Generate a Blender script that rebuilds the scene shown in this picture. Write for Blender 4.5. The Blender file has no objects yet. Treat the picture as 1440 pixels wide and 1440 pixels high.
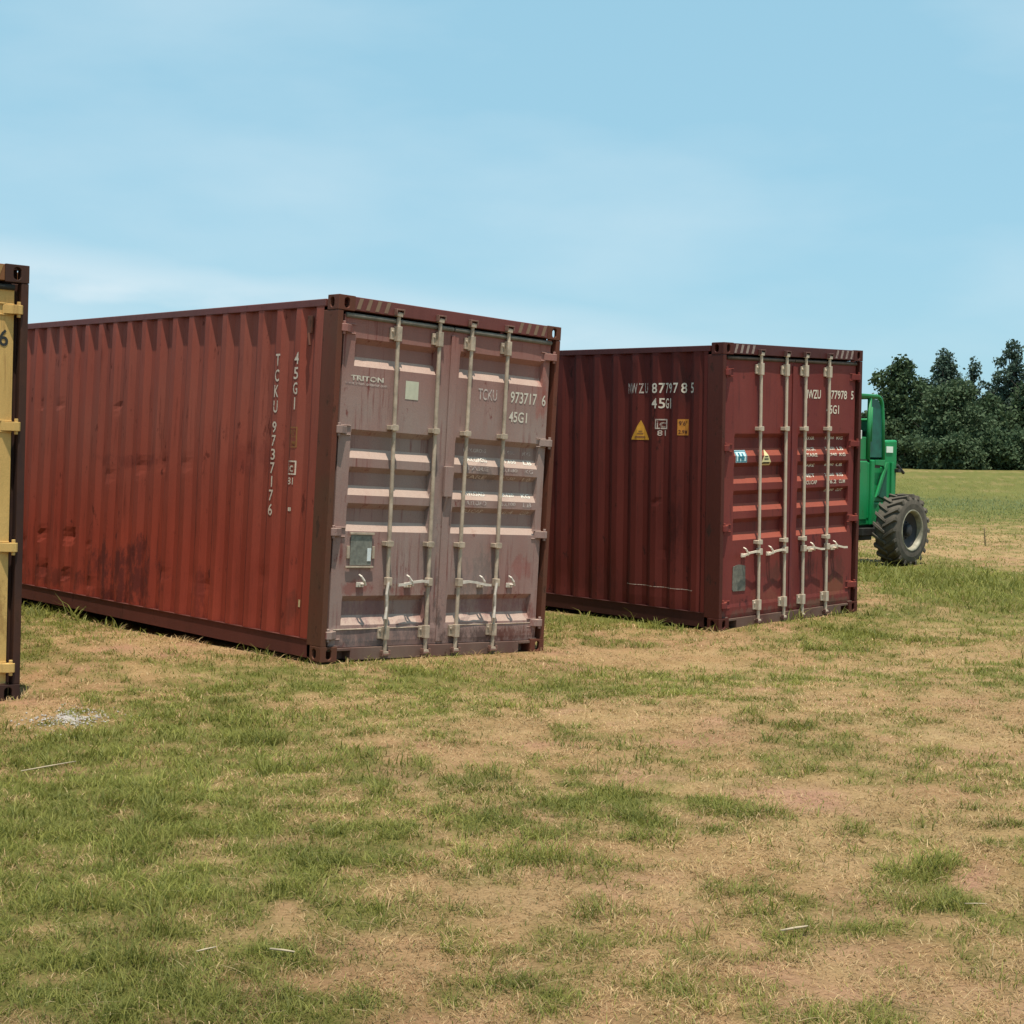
import bpy, bmesh, math, random
import numpy as np
from mathutils import Matrix, Vector
random.seed(7); rng = np.random.default_rng(11)
S = bpy.context.scene
COL = S.collection
# ------------------------------------------------------------------ camera
FPX, PITCH, ROLL, EYE = 2161.0, 0.03485, 0.01436, 1.6
cam = bpy.data.cameras.new("camera"); camo = bpy.data.objects.new("camera", cam); COL.objects.link(camo)
cam.sensor_width = 36; cam.sensor_fit = 'HORIZONTAL'; cam.lens = FPX / 1440 * 36
cam.clip_start = 0.1; cam.clip_end = 6000
cp, sp = math.cos(PITCH), math.sin(PITCH)
fw = Vector((0, cp, -sp)); up = Vector((0, sp, cp)); rt = Vector((1, 0, 0))
c_, s_ = math.cos(ROLL), math.sin(ROLL)
X = rt * c_ + up * s_; Y = up * c_ - rt * s_; Z = -fw
M = Matrix((X, Y, Z)).transposed().to_4x4(); M.translation = (0, 0, EYE)
camo.matrix_world = M
S.camera = camo
# ------------------------------------------------------------------ light
sun_dir = Vector((0.065, -0.222, 1.0)).normalized()
elev = math.asin(sun_dir.z); azim = math.atan2(sun_dir.x, sun_dir.y)
sl = bpy.data.lights.new("sun", 'SUN'); sl.energy = 5.0; sl.angle = math.radians(0.5); sl.color = (1.0, 0.94, 0.82)
slo = bpy.data.objects.new("sun", sl); COL.objects.link(slo); slo.rotation_euler = sun_dir.to_track_quat('Z', 'Y').to_euler()
slo.location = (0, 0, 30)
w = bpy.data.worlds.new("World"); S.world = w; w.use_nodes = True
nt = w.node_tree; N = nt.nodes; Lk = nt.links; N.clear()
out = N.new('ShaderNodeOutputWorld'); bg = N.new('ShaderNodeBackground'); bg.inputs[1].default_value = 0.118
sky = N.new('ShaderNodeTexSky'); sky.sky_type = 'NISHITA'; sky.sun_disc = False
sky.sun_elevation = elev; sky.sun_rotation = azim
sky.air_density = 1.0; sky.dust_density = 0.6; sky.ozone_density = 1.6; sky.altitude = 100
tc = N.new('ShaderNodeTexCoord'); sep = N.new('ShaderNodeSeparateXYZ'); Lk.new(tc.outputs['Generated'], sep.inputs[0])
def wm(op, a, b=None, c=None, clamp=False):
    n = N.new('ShaderNodeMath'); n.operation = op; n.use_clamp = clamp
    for i, v in enumerate((a, b, c)):
        if v is None: continue
        if isinstance(v, (int, float)): n.inputs[i].default_value = v
        else: Lk.new(v, n.inputs[i])
    return n.outputs[0]
mp = N.new('ShaderNodeMapping'); mp.inputs['Scale'].default_value = (1.3, 1.3, 4.0); Lk.new(tc.outputs['Generated'], mp.inputs[0])
nz = N.new('ShaderNodeTexNoise'); nz.inputs['Scale'].default_value = 2.2; nz.inputs['Detail'].default_value = 6; nz.inputs['Roughness'].default_value = .5
Lk.new(mp.outputs[0], nz.inputs[0])
thin = wm('MULTIPLY', wm('SUBTRACT', nz.outputs[0], 0.42, clamp=True), 1.5, clamp=True)
band = wm('SUBTRACT', sep.outputs['Z'], wm('SUBTRACT', 0.083, wm('MULTIPLY', sep.outputs['X'], 0.105)))
nz2 = N.new('ShaderNodeTexNoise'); nz2.inputs['Scale'].default_value = 9; nz2.inputs['Detail'].default_value = 5; Lk.new(mp.outputs[0], nz2.inputs[0])
band = wm('ADD', band, wm('MULTIPLY', wm('SUBTRACT', nz2.outputs[0], .5), .035))
g = wm('POWER', 2.718, wm('MULTIPLY', wm('POWER', wm('ABSOLUTE', wm('DIVIDE', band, .0165)), 2.0), -1.0))
fade = wm('SUBTRACT', 1.0, wm('DIVIDE', wm('SUBTRACT', sep.outputs['X'], 0.02), 0.22), clamp=True)
fwd = wm('GREATER_THAN', sep.outputs['Y'], 0.0)
g = wm('MULTIPLY', wm('MULTIPLY', g, fade), wm('MULTIPLY', fwd, wm('MULTIPLY_ADD', nz2.outputs[0], 1.1, 0.05)))
cf = wm('MAXIMUM', thin, g)
mixc = N.new('ShaderNodeMix'); mixc.data_type = 'RGBA'; Lk.new(cf, mixc.inputs[0])
hs = N.new('ShaderNodeMix'); hs.data_type = 'RGBA'; hs.blend_type = 'MULTIPLY'; hs.inputs[0].default_value = 1.0
Lk.new(sky.outputs[0], hs.inputs[6]); hs.inputs[7].default_value = (1.0, 1.0, 1.0, 1)
veil = N.new('ShaderNodeMix'); veil.data_type = 'RGBA'; veil.inputs[0].default_value = .78
Lk.new(hs.outputs[2], veil.inputs[6]); veil.inputs[7].default_value = (2.50, 4.68, 5.75, 1)
Lk.new(veil.outputs[2], mixc.inputs[6]); mixc.inputs[7].default_value = (5.0, 6.0, 6.5, 1)
Lk.new(mixc.outputs[2], bg.inputs[0]); Lk.new(bg.outputs[0], out.inputs[0])
S.view_settings.view_transform = 'Standard'; S.view_settings.look = 'None'
S.view_settings.gamma = 1; S.view_settings.exposure = 0.27; S.view_settings.use_curve_mapping = False
S.render.resolution_x = 1024; S.render.resolution_y = 1024

# ------------------------------------------------------------------ helpers
def tag(o, label=None, cat=None, group=None, kind=None):
    if label: o['label'] = label
    if cat: o['category'] = cat
    if group: o['group'] = group
    if kind: o['kind'] = kind
    return o
def empty(name, loc=(0, 0, 0), rz=0, mat=None):
    o = bpy.data.objects.new(name, None); COL.objects.link(o); o.empty_display_size = .3
    if mat is not None: o.matrix_world = mat
    else: o.location = loc; o.rotation_euler = (0, 0, rz)
    return o
class MB:
    def __init__(s): s.v = []; s.f = []
    def add(s, vs, fs):
        b = len(s.v); s.v += [tuple(v) for v in vs]; s.f += [tuple(i + b for i in f) for f in fs]
    def box(s, x0, x1, y0, y1, z0, z1):
        s.add([(x0,y0,z0),(x1,y0,z0),(x1,y1,z0),(x0,y1,z0),(x0,y0,z1),(x1,y0,z1),(x1,y1,z1),(x0,y1,z1)],
              [(0,3,2,1),(4,5,6,7),(0,1,5,4),(1,2,6,5),(2,3,7,6),(3,0,4,7)])
    def prism(s, poly, a, b, axis='x'):
        n = len(poly); vs = []
        for t in (a, b):
            for p in poly:
                vs.append({'x': (t, p[0], p[1]), 'y': (p[0], t, p[1]), 'z': (p[0], p[1], t)}[axis])
        s.add(vs, [tuple(range(n))[::-1], tuple(range(n, 2*n))] + [(i, (i+1) % n, n+(i+1) % n, n+i) for i in range(n)])
    def tube(s, pts, rad, n=8):
        pts = [Vector(p) for p in pts]; rs = rad if isinstance(rad, (list, tuple)) else [rad]*len(pts)
        vs = []; fs = []; ref = None
        for i, p in enumerate(pts):
            d = (pts[min(i+1, len(pts)-1)] - pts[max(i-1, 0)]).normalized()
            if ref is None: ref = Vector((0, 0, 1)) if abs(d.z) < .9 else Vector((1, 0, 0))
            a = d.cross(ref).normalized(); b = d.cross(a).normalized(); ref = -b if False else ref
            for k in range(n):
                t = 2*math.pi*k/n; vs.append(p + (a*math.cos(t) + b*math.sin(t))*rs[i])
        m = len(pts)
        for i in range(m-1):
            for k in range(n):
                fs.append((i*n+k, i*n+(k+1) % n, (i+1)*n+(k+1) % n, (i+1)*n+k))
        fs.append(tuple(range(n))[::-1]); fs.append(tuple(range((m-1)*n, m*n)))
        s.add(vs, fs)
    def ring(s, cen, ea, eb, en, W_, H_, hw, hh, thick):
        """plate W_ x H_ with an oblong hole of half sizes hw, hh; en points outwards, plate goes inwards by thick"""
        cen, ea, eb, en = map(Vector, (cen, ea, eb, en)); n = 16; o = []; h = []
        for k in range(n):
            t = 2*math.pi*(k+.5)/n; c, q = math.cos(t), math.sin(t)
            m = max(abs(c), abs(q)); o.append((c/m*W_/2, q/m*H_/2))
            r = min(hw, hh)
            dx, dy = (hw-r), (hh-r)
            h.append((r*c + (dx if c > 0 else -dx), r*q + (dy if q > 0 else -dy)))
        # exact corners
        for sx in (1, -1):
            for sy in (1, -1):
                k = min(range(n), key=lambda i: (o[i][0]-sx*W_/2)**2 + (o[i][1]-sy*H_/2)**2); o[k] = (sx*W_/2, sy*H_/2)
        vs = []
        for dep in (0, thick):
            for L in (o, h):
                for (a, b) in L: vs.append(cen + ea*a + eb*b - en*dep)
        fs = []
        for k in range(n):
            j = (k+1) % n
            fs += [(k, j, n+j, n+k), (2*n+k, 3*n+k, 3*n+j, 2*n+j), (n+k, n+j, 3*n+j, 3*n+k), (k, 2*n+k, 2*n+j, j)]
        s.add(vs, fs)
    def lathe(s, prof, axis_o, ax, n=48):
        """prof = list of (t along axis, radius)"""
        ax = Vector(ax).normalized(); a = ax.orthogonal().normalized(); b = ax.cross(a); o = Vector(axis_o)
        vs = []; m = len(prof)
        for k in range(n):
            t = 2*math.pi*k/n; d = a*math.cos(t)+b*math.sin(t)
            for (q, r) in prof: vs.append(o + ax*q + d*r)
        fs = []
        for k in range(n):
            j = (k+1) % n
            for i in range(m-1): fs.append((k*m+i, j*m+i, j*m+i+1, k*m+i+1))
        s.add(vs, fs)
    def build(s, name, mat, parent=None, smooth=False, bevel=0, fix=True):
        me = bpy.data.meshes.new(name); me.from_pydata(s.v, [], s.f); me.update()
        if fix:
            bm = bmesh.new(); bm.from_mesh(me); bmesh.ops.recalc_face_normals(bm, faces=bm.faces); bm.to_mesh(me); bm.free()
        me.materials.append(mat)
        if smooth: me.polygons.foreach_set('use_smooth', [True]*len(me.polygons))
        o = bpy.data.objects.new(name, me); COL.objects.link(o)
        if parent: o.parent = parent
        if bevel:
            b = o.modifiers.new('bevel', 'BEVEL'); b.width = bevel; b.segments = 2; b.limit_method = 'ANGLE'; b.angle_limit = math.radians(35)
        return o
# numpy value noise
def _h(ix, iy, seed):
    n = (ix*374761393 + iy*668265263 + seed*974634777) & 0xffffffff
    n = ((n ^ (n >> 13))*1274126177) & 0xffffffff
    return ((n ^ (n >> 16)) & 0xffff)/65535.0
def vnoise(x, y, seed=0):
    x = np.asarray(x, float); y = np.asarray(y, float)
    ix = np.floor(x).astype(np.int64); iy = np.floor(y).astype(np.int64); fx = x-ix; fy = y-iy
    fx = fx*fx*(3-2*fx); fy = fy*fy*(3-2*fy)
    a, b, c, d = _h(ix, iy, seed), _h(ix+1, iy, seed), _h(ix, iy+1, seed), _h(ix+1, iy+1, seed)
    return (a*(1-fx)+b*fx)*(1-fy) + (c*(1-fx)+d*fx)*fy
def fbm(x, y, seed=0, oct=4):
    s = 0; a = .5; t = 0
    for k in range(oct):
        s = s + a*vnoise(np.asarray(x)*2**k + 17.3*k, np.asarray(y)*2**k - 9.1*k, seed+k); t += a; a *= .55
    return s/t

# ------------------------------------------------------------------ materials
def new_mat(name, rough=.6, spec=.5, metal=0.):
    m = bpy.data.materials.new(name); m.use_nodes = True; b = m.node_tree.nodes['Principled BSDF']
    b.inputs['Roughness'].default_value = rough; b.inputs['Specular IOR Level'].default_value = spec; b.inputs['Metallic'].default_value = metal
    return m, m.node_tree, b
def nmath(nt, op, a, b=None, clamp=False):
    n = nt.nodes.new('ShaderNodeMath'); n.operation = op; n.use_clamp = clamp
    for i, v in enumerate((a, b)):
        if v is None: continue
        if isinstance(v, (int, float)): n.inputs[i].default_value = v
        else: nt.links.new(v, n.inputs[i])
    return n.outputs[0]
def nnoise(nt, scale, detail=4, rough=.55, stretch=(1, 1, 1), off=0):
    t = nt.nodes.new('ShaderNodeTexCoord'); m = nt.nodes.new('ShaderNodeMapping'); m.inputs['Scale'].default_value = stretch
    m.inputs['Location'].default_value = (off, off*.7, off*1.3)
    nt.links.new(t.outputs['Object'], m.inputs[0]); n = nt.nodes.new('ShaderNodeTexNoise')
    n.inputs['Scale'].default_value = scale; n.inputs['Detail'].default_value = detail; n.inputs['Roughness'].default_value = rough
    nt.links.new(m.outputs[0], n.inputs[0]); return n.outputs[0]
def ramp01(nt, v, lo, hi):
    n = nt.nodes.new('ShaderNodeMapRange'); n.inputs[1].default_value = lo; n.inputs[2].default_value = hi; n.clamp = True
    nt.links.new(v, n.inputs[0]); return n.outputs[0]
def mixcol(nt, f, a, b, blend='MIX'):
    n = nt.nodes.new('ShaderNodeMix'); n.data_type = 'RGBA'; n.blend_type = blend
    if isinstance(f, (int, float)): n.inputs[0].default_value = f
    else: nt.links.new(f, n.inputs[0])
    for i, v in ((6, a), (7, b)):
        if isinstance(v, tuple): n.inputs[i].default_value = (*v, 1)
        else: nt.links.new(v, n.inputs[i])
    return n.outputs[2]
def paint(name, base, alt, rust=(.06, .022, .012), rust_amt=.5, dust=None, dust_amt=.4, rough=.55, off=0, streak=.5, bump=.15, dustz=None, spec=.22, patches=(), pax=1, ledge_chalk_sun=None, drips=0.):
    """weathered paint: base/alt patches, vertical streaks, rust spots, dust"""
    m, nt, b = new_mat(name, rough, spec)
    big = ramp01(nt, nnoise(nt, 1.1, 5, .6, (1, 1, .8), off), .35, .68)
    c = mixcol(nt, big, base, alt)
    st = ramp01(nt, nnoise(nt, 9, 5, .65, (1, 1, .07), off+3), .45, .75)
    c = mixcol(nt, nmath(nt, 'MULTIPLY', st, streak), c, tuple(v*.62 for v in base))
    if dust:
        d = nnoise(nt, 2.0, 6, .62, (1, 1, .35), off+9)
        f = ramp01(nt, d, .34, .62)
        if dustz:
            t = nt.nodes.new('ShaderNodeTexCoord'); s = nt.nodes.new('ShaderNodeSeparateXYZ'); nt.links.new(t.outputs['Object'], s.inputs[0])
            f2 = ramp01(nt, nmath(nt, 'ADD', s.outputs[2], nmath(nt, 'MULTIPLY', d, .8)), dustz[0], dustz[1])
            f = nmath(nt, 'MULTIPLY', nmath(nt, 'ADD', nmath(nt, 'MULTIPLY', f, .45), .55), f2)
        c = mixcol(nt, nmath(nt, 'MULTIPLY', f, dust_amt), c, dust)
    fine = nnoise(nt, 45, 3, .6, (1, 1, 1), off)
    c = mixcol(nt, ramp01(nt, fine, .35, .7), c, tuple(0. for _ in base)) if False else c
    sp1 = nnoise(nt, 7, 8, .72, (1, 1, .45), off+5)
    rs = ramp01(nt, sp1, .645-.12*rust_amt, .70-.12*rust_amt)
    c = mixcol(nt, nmath(nt, 'MULTIPLY', rs, .8), c, rust)
    if drips:
        d1 = ramp01(nt, nnoise(nt, 22, 6, .7, (1, 1, .05), off+21), .54, .66); d2 = ramp01(nt, nnoise(nt, 2.2, 4, .6, (1, 1, .8), off+23), .42, .60)
        c = mixcol(nt, nmath(nt, 'MULTIPLY', nmath(nt, 'MULTIPLY', d1, d2), drips), c, rust)
    if ledge_chalk_sun:      # ledges that face up: chalk dust plus painted-in sun brightness
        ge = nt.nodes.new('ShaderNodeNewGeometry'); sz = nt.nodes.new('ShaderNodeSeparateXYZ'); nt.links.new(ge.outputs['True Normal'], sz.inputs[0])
        c = mixcol(nt, nmath(nt, 'MULTIPLY', ramp01(nt, sz.outputs[2], .30, .50), nmath(nt, 'ADD', .45, nmath(nt, 'MULTIPLY', nnoise(nt, 12, 5, .7, (1, 1, 1), off+17), .5))), c, ledge_chalk_sun)
    if patches:
        t = nt.nodes.new('ShaderNodeTexCoord'); sx = nt.nodes.new('ShaderNodeSeparateXYZ'); nt.links.new(t.outputs['Object'], sx.inputs[0])
        dn = nnoise(nt, 7, 9, .78, (1, 1, .45), off+13)
        for (pa, pz, ra, rz_, am, pc) in patches:
            e1 = nmath(nt, 'POWER', nmath(nt, 'ABSOLUTE', nmath(nt, 'DIVIDE', nmath(nt, 'SUBTRACT', sx.outputs[pax], pa), ra)), 2.)
            e2 = nmath(nt, 'POWER', nmath(nt, 'ABSOLUTE', nmath(nt, 'DIVIDE', nmath(nt, 'SUBTRACT', sx.outputs[2], pz), rz_)), 2.)
            q = nmath(nt, 'SUBTRACT', nmath(nt, 'ADD', .72, nmath(nt, 'MULTIPLY', nmath(nt, 'SUBTRACT', dn, .5), 6.5)), nmath(nt, 'ADD', e1, e2))
            c = mixcol(nt, nmath(nt, 'MULTIPLY', ramp01(nt, q, 0, .7), am), c, pc)
    gr = nnoise(nt, 160, 2, .5, (1, 1, 1), off+1)
    mul = nt.nodes.new('ShaderNodeHueSaturation'); nt.links.new(c, mul.inputs['Color'])
    nt.links.new(nmath(nt, 'ADD', nmath(nt, 'MULTIPLY', gr, .5), .75), mul.inputs['Value'])
    nt.links.new(mul.outputs[0], b.inputs['Base Color'])
    nt.links.new(nmath(nt, 'ADD', nmath(nt, 'MULTIPLY', rs, .3), rough-.05, clamp=True), b.inputs['Roughness'])
    bp = nt.nodes.new('ShaderNodeBump'); bp.inputs['Strength'].default_value = bump; bp.inputs['Distance'].default_value = .01
    nt.links.new(nmath(nt, 'ADD', nnoise(nt, 14, 5, .6, (1, 1, .5), off), nmath(nt, 'MULTIPLY', rs, -.3)), bp.inputs['Height'])
    nt.links.new(bp.outputs[0], b.inputs['Normal'])
    return m
def plain(name, col, rough=.6, var=.25, scale=20, metal=0, spec=.4):
    m, nt, b = new_mat(name, rough, spec, metal)
    n = nnoise(nt, scale, 5, .6)
    c = mixcol(nt, ramp01(nt, n, .3, .7), tuple(v*(1-var) for v in col), tuple(min(1, v*(1+var)) for v in col))
    nt.links.new(c, b.inputs['Base Color']); return m
def worn_white(name, col, under, amt=.5, scale=30, off=0):
    """stencilled lettering with chips that show the paint below"""
    m, nt, b = new_mat(name, .6)
    n = nnoise(nt, scale, 6, .7, (1, 1, .6), off)
    f = ramp01(nt, n, .62-.2*amt, .72-.2*amt)
    nt.links.new(mixcol(nt, f, col, under), b.inputs['Base Color']); return m

# ------------------------------------------------------------------ containers: poses
W, H, L = 2.438, 2.896, 12.192
def Rm(yaw, tx, ty):
    return Matrix.Rotation(yaw, 4, 'Z') @ Matrix.Rotation(tx, 4, 'X') @ Matrix.Rotation(ty, 4, 'Y')
def pose(x, y, z, yaw, tx, ty):
    m = Rm(yaw, tx, ty); m.translation = (x, y, z); return m
PA = pose(-1.492, 12.024, -.025, .7446, .0170, .0402)
PB = pose(2.098, 15.419, -.107, .7594, .0167, -.0234)
PY = pose(-5.181, 8.686, -.019, math.radians(38), 0, .02)
TRX, TRY = 6.32, 24.2           # farm machine's rear wheel
# ------------------------------------------------------------------ terrain
def terrain(x, y):
    x = np.asarray(x, float); y = np.asarray(y, float)
    num = 0; den = .12
    for P in (PA, PB, PY):
        o = np.array(P.translation); ax = np.array(P.to_3x3().col[0]); ay = np.array(P.to_3x3().col[1])
        ux = ax[:2]/np.linalg.norm(ax[:2]); uy = np.array([-ux[1], ux[0]])
        dx, dy = x-o[0], y-o[1]; a = dx*ux[0]+dy*ux[1]; b = dx*uy[0]+dy*uy[1]
        ca = np.clip(a, 0, W); cb = np.clip(b, 0, L)
        d2 = (a-ca)**2+(b-cb)**2
        ac = np.clip(a, -1.2, W+1.2); bc = np.clip(b, -1.5, L+1.5)
        hp = o[2]+ax[2]*ac+ay[2]*bc
        sag = -.07*np.sin(np.pi*np.clip(b/L, 0, 1))**.7*np.exp(-d2/.3)
        wgt = np.exp(-d2/(2*1.3**2))
        num = num + wgt*(hp - .004 + sag); den = den + wgt
    h = num/den
    r = np.hypot(x, y)
    h = h + (fbm(x*.7, y*.7, 3, 4)-.5)*.05*np.clip((r-2)/6, .5, 1)
    t = np.clip((y-45)/130, 0, 1); h = h + t*t*(3-2*t)*1.12
    t = np.clip((r-230)/900, 0, 1); h = h + t*.9
    return h
def px2w(u, v):
    """ground point seen where the photograph has (u, v), used to survey the bare and green patches"""
    yh = 645+.0143*(u-720); d = 1.6*FPX/max(v-yh, 4); return ((u-720)/FPX*d, d)
greens = [(250,1420,260,90,.4),(60,1150,120,120,.4),(150,1250,330,210,.55),(330,1010,190,60,.5),(90,1060,150,50,.4),(610,940,150,16,.45),(600,985,80,25,.45),(860,1135,95,32,.6),(1010,1148,50,14,.5),(1190,1052,80,14,.5),
          (700,1100,70,34,.45),(1290,1245,120,50,.5),(770,1330,120,60,.35),(830,955,110,20,.4),(1150,935,170,18,.4),(1320,815,190,38,.85),(860,862,110,9,.6),(1280,700,200,30,.9),(430,1180,150,60,.25),
          (60,858,80,14,.8),(1240,1440,200,70,.4),(900,1400,120,50,.3),(1420,940,60,30,.3),(520,1090,90,50,.3),(1300,672,240,8,.7),(1235,880,40,10,.4)]
browns = [(1120,1130,420,260,.28),(880,1330,260,110,.25),(1150,1140,200,45,.75),(950,1020,150,35,.65),(890,908,130,18,.75),(230,905,150,24,.85),(1380,1215,60,35,.8),(780,1260,190,50,.6),(640,1180,110,40,.35),(1060,985,300,20,.35),(1340,905,110,18,.6),(1340,755,130,20,.55),
          (560,1390,130,50,.45),(1080,1320,160,50,.35),(720,1030,60,30,.35),(1150,1220,120,50,.4),(1400,1020,120,60,.4),(30,990,50,15,.6),(1360,1130,120,60,.3),(1000,1210,180,50,.35)]
pinks = [(1150,1140,130,35,.9),(940,1025,90,24,.6),(1385,1222,50,26,.8),(630,938,26,9,.9),(800,925,90,12,.5),(700,1290,60,20,.4),(780,1000,30,12,.4),(120,915,120,12,.4)]
def blobs(L_, x, y):
    s = 0
    for (u, v, ru, rv, a) in L_:
        cx, cy = px2w(u, v); _, y1 = px2w(u, v-rv*.8); _, y2 = px2w(u, v+rv*.8)
        sx = ru/FPX*cy*.85; sy = max((y1-y2)/2, .05)
        s = s + a*np.exp(-((x-cx)/sx)**2-((y-cy)/sy)**2)
    return s
def fields(x, y):
    wx = x+(fbm(x*1.3, y*1.3, 21, 3)-.5)*.7; wy = y+(fbm(x*1.3, y*1.3, 31, 3)-.5)*1.0
    n = fbm(x*.9, y*.9, 41, 5); n2 = fbm(x*6.5, y*6.5, 51, 4)
    G = .45+(n-.5)*1.25+(n2-.5)*1.9+blobs(greens, wx, wy)*.9-blobs(browns, wx, wy)*.85
    far = np.clip((y-26)/40, 0, 1); G = G*(1-far*.5)+far*.5*(1.55+(fbm(x*.12, y*.12, 61, 3)-.5)*1.0)*np.where(y > 140, .5, 1)
    D = np.clip(blobs(pinks, wx, wy)*1.1+(fbm(x*2.2, y*2.2, 71, 4)-.60)*2.0, 0, 1)
    D = D*np.clip(1.3-G*1.2, 0, 1)
    return np.clip(G, 0, 1), np.clip(D, 0, 1)
# colours (linear albedo)
DRY = np.array([.36, .205, .095]); DRY2 = np.array([.47, .305, .155]); GRN = np.array([.100, .105, .022]); GRN2 = np.array([.17, .155, .042]); SOIL = np.array([.37, .18, .13])
def ground_cols(G, D, x, y):
    k = G[:, None]
    t = fbm(x*3, y*3, 81, 3)[:, None]
    c = (DRY*(1-t)+DRY2*t)*.80*(1-k)+(GRN*(1-t)+GRN2*t)*.9*k
    return c*(1-D[:, None])+SOIL*D[:, None]
# ground sheet: polar grid, dense near, out to the horizon
rr = [0.0]; r = .6
while r < 4500: rr.append(r); r *= 1.0135 if r < 60 else 1.045
rr = np.array(rr)
aa = np.concatenate([np.linspace(-math.pi, -.62, 60, endpoint=False), np.linspace(-.62, .62, 560, endpoint=False), np.linspace(.62, math.pi, 60, endpoint=False)])
RR, AA = np.meshgrid(rr[1:], aa, indexing='ij'); gx = (RR*np.sin(AA)).ravel(); gy = (RR*np.cos(AA)).ravel()
gx = np.append(gx, 0); gy = np.append(gy, 0)
gz = terrain(gx, gy)
nr, na = RR.shape
i = np.arange(nr-1)[:, None]; j = np.arange(na)[None, :]; j2 = (j+1) % na
quads = np.stack([i*na+j, i*na+j2, (i+1)*na+j2, (i+1)*na+j], -1).reshape(-1, 4)[:, ::-1]
ctr = np.array([[nr*na, (k+1) % na, k] for k in range(na)])[:, ::-1]
def np_mesh(name, co, quads=None, tris=None):
    me = bpy.data.meshes.new(name); nq = 0 if quads is None else len(quads); ntr = 0 if tris is None else len(tris)
    me.vertices.add(len(co)); me.vertices.foreach_set('co', np.ascontiguousarray(co, np.float32).ravel())
    idx = []; st = []; tot = []
    if nq: idx.append(quads.ravel()); st.append(np.arange(nq)*4); tot.append(np.full(nq, 4))
    if ntr: idx.append(tris.ravel()); st.append(nq*4+np.arange(ntr)*3); tot.append(np.full(ntr, 3))
    idx = np.concatenate(idx); st = np.concatenate(st); tot = np.concatenate(tot)
    me.loops.add(len(idx)); me.loops.foreach_set('vertex_index', idx.astype(np.int32))
    me.polygons.add(len(st)); me.polygons.foreach_set('loop_start', st.astype(np.int32)); me.polygons.foreach_set('loop_total', tot.astype(np.int32))
    me.update(calc_edges=True); return me
def set_col(me, c):
    a = me.color_attributes.new('tint', 'FLOAT_COLOR', 'POINT'); rgba = np.ones((len(c), 4), np.float32); rgba[:, :3] = c
    a.data.foreach_set('color', rgba.ravel())
gme = np_mesh('ground', np.stack([gx, gy, gz], 1), quads, ctr)
G_, D_ = fields(gx, gy); set_col(gme, ground_cols(G_, D_, gx, gy))
gme.polygons.foreach_set('use_smooth', [True]*len(gme.polygons))
m, nt2, b = new_mat('meadow_soil', .95, .1)
at = nt2.nodes.new('ShaderNodeAttribute'); at.attribute_name = 'tint'
n1 = nnoise(nt2, 55, 9, .8); n2 = nnoise(nt2, 4.5, 6, .65, (1, 1, 1), 4); n3 = nnoise(nt2, .35, 4, .55, (1, 2.2, 1), 8)
hs2 = nt2.nodes.new('ShaderNodeHueSaturation'); nt2.links.new(at.outputs[0], hs2.inputs['Color'])
nt2.links.new(nmath(nt2, 'ADD', nmath(nt2, 'ADD', nmath(nt2, 'MULTIPLY', n1, 1.7), nmath(nt2, 'MULTIPLY', n2, .5)), -.12), hs2.inputs['Value'])
nt2.links.new(nmath(nt2, 'ADD', nmath(nt2, 'MULTIPLY', n3, .05), .475), hs2.inputs['Hue'])
nt2.links.new(hs2.outputs[0], b.inputs['Base Color'])
bp = nt2.nodes.new('ShaderNodeBump'); bp.inputs['Strength'].default_value = .8; bp.inputs['Distance'].default_value = .02; nt2.links.new(n1, bp.inputs['Height']); nt2.links.new(bp.outputs[0], b.inputs['Normal'])
gme.materials.append(m); go = bpy.data.objects.new('ground', gme); COL.objects.link(go); tag(go, kind='structure')

# ------------------------------------------------------------------ container builder
PER = .278
def sect(t):           # depth of the trapezoid corrugation over one period, outer flat centred on t = 0
    t = (t+.036) % PER
    return 0. if t < .072 else ((t-.072)/.068 if t < .140 else (1. if t < .210 else (PER-t)/.068))
def breaks(a, b, off):
    s = {a, b}; k = math.floor((a-off)/PER)-1
    while off+k*PER-.036 < b+PER:
        for q in (0, .072, .140, .210):
            v = off-.036+k*PER+q
            if a < v < b: s.add(round(v, 5))
        k += 1
    return sorted(s)
def dents_np(x, z, L_):
    s = 0
    for (a, b, r_, d) in L_: s = s + d*.55*np.exp(-((x-a)**2+(z-b)**2)/(r_*r_*.7))
    return s
def side_depth(y, off, y0, y1):
    d = .036*sect(y-off)
    return d*min(1, max(0, (y-y0-.05)/.02))*min(1, max(0, (y1-.05-y)/.02))
def side_panel(mat, parent, off, left, dents=(), seed=0):
    y0, y1, z0, z1 = .20, L-.18, .165, H-.085
    ys = sorted(set(breaks(y0, y1, off)) | {y0+.05, y0+.07, y1-.05, y1-.07}); zs = np.linspace(z0, z1, 54)
    co = []; ny = len(ys)
    for z in zs:
        for y in ys:
            x = .006+side_depth(y, off, y0, y1)
            e = min(1, (z-z0)/.1, (z1-z)/.1)
            x += e*((float(vnoise(y*1.7, z*1.3, seed))-.5)*.012+float(dents_np(y, z, dents)))
            co.append((x if left else W-x, y, z))
    mb = MB(); mb.v = co
    mb.f = [(i*ny+j, i*ny+j+1, (i+1)*ny+j+1, (i+1)*ny+j) for i in range(len(zs)-1) for j in range(ny-1)]
    if left: mb.f = [f[::-1] for f in mb.f]
    return mb.build('side_panel', mat, parent, fix=False)
def door_profile(recs, D, z0, z1):
    bz = {z0, z1}
    for (zb, zt, d) in recs: bz |= {zb, zb+.076, zt-.045, zt}
    bz = sorted(bz)
    def f(z):
        for (zb, zt, d) in recs:
            if zb < z < zt:
                return d*min(1, (z-zb)/.076, (zt-z)/.045)
        return 0.
    return bz, f
YD = .034
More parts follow.
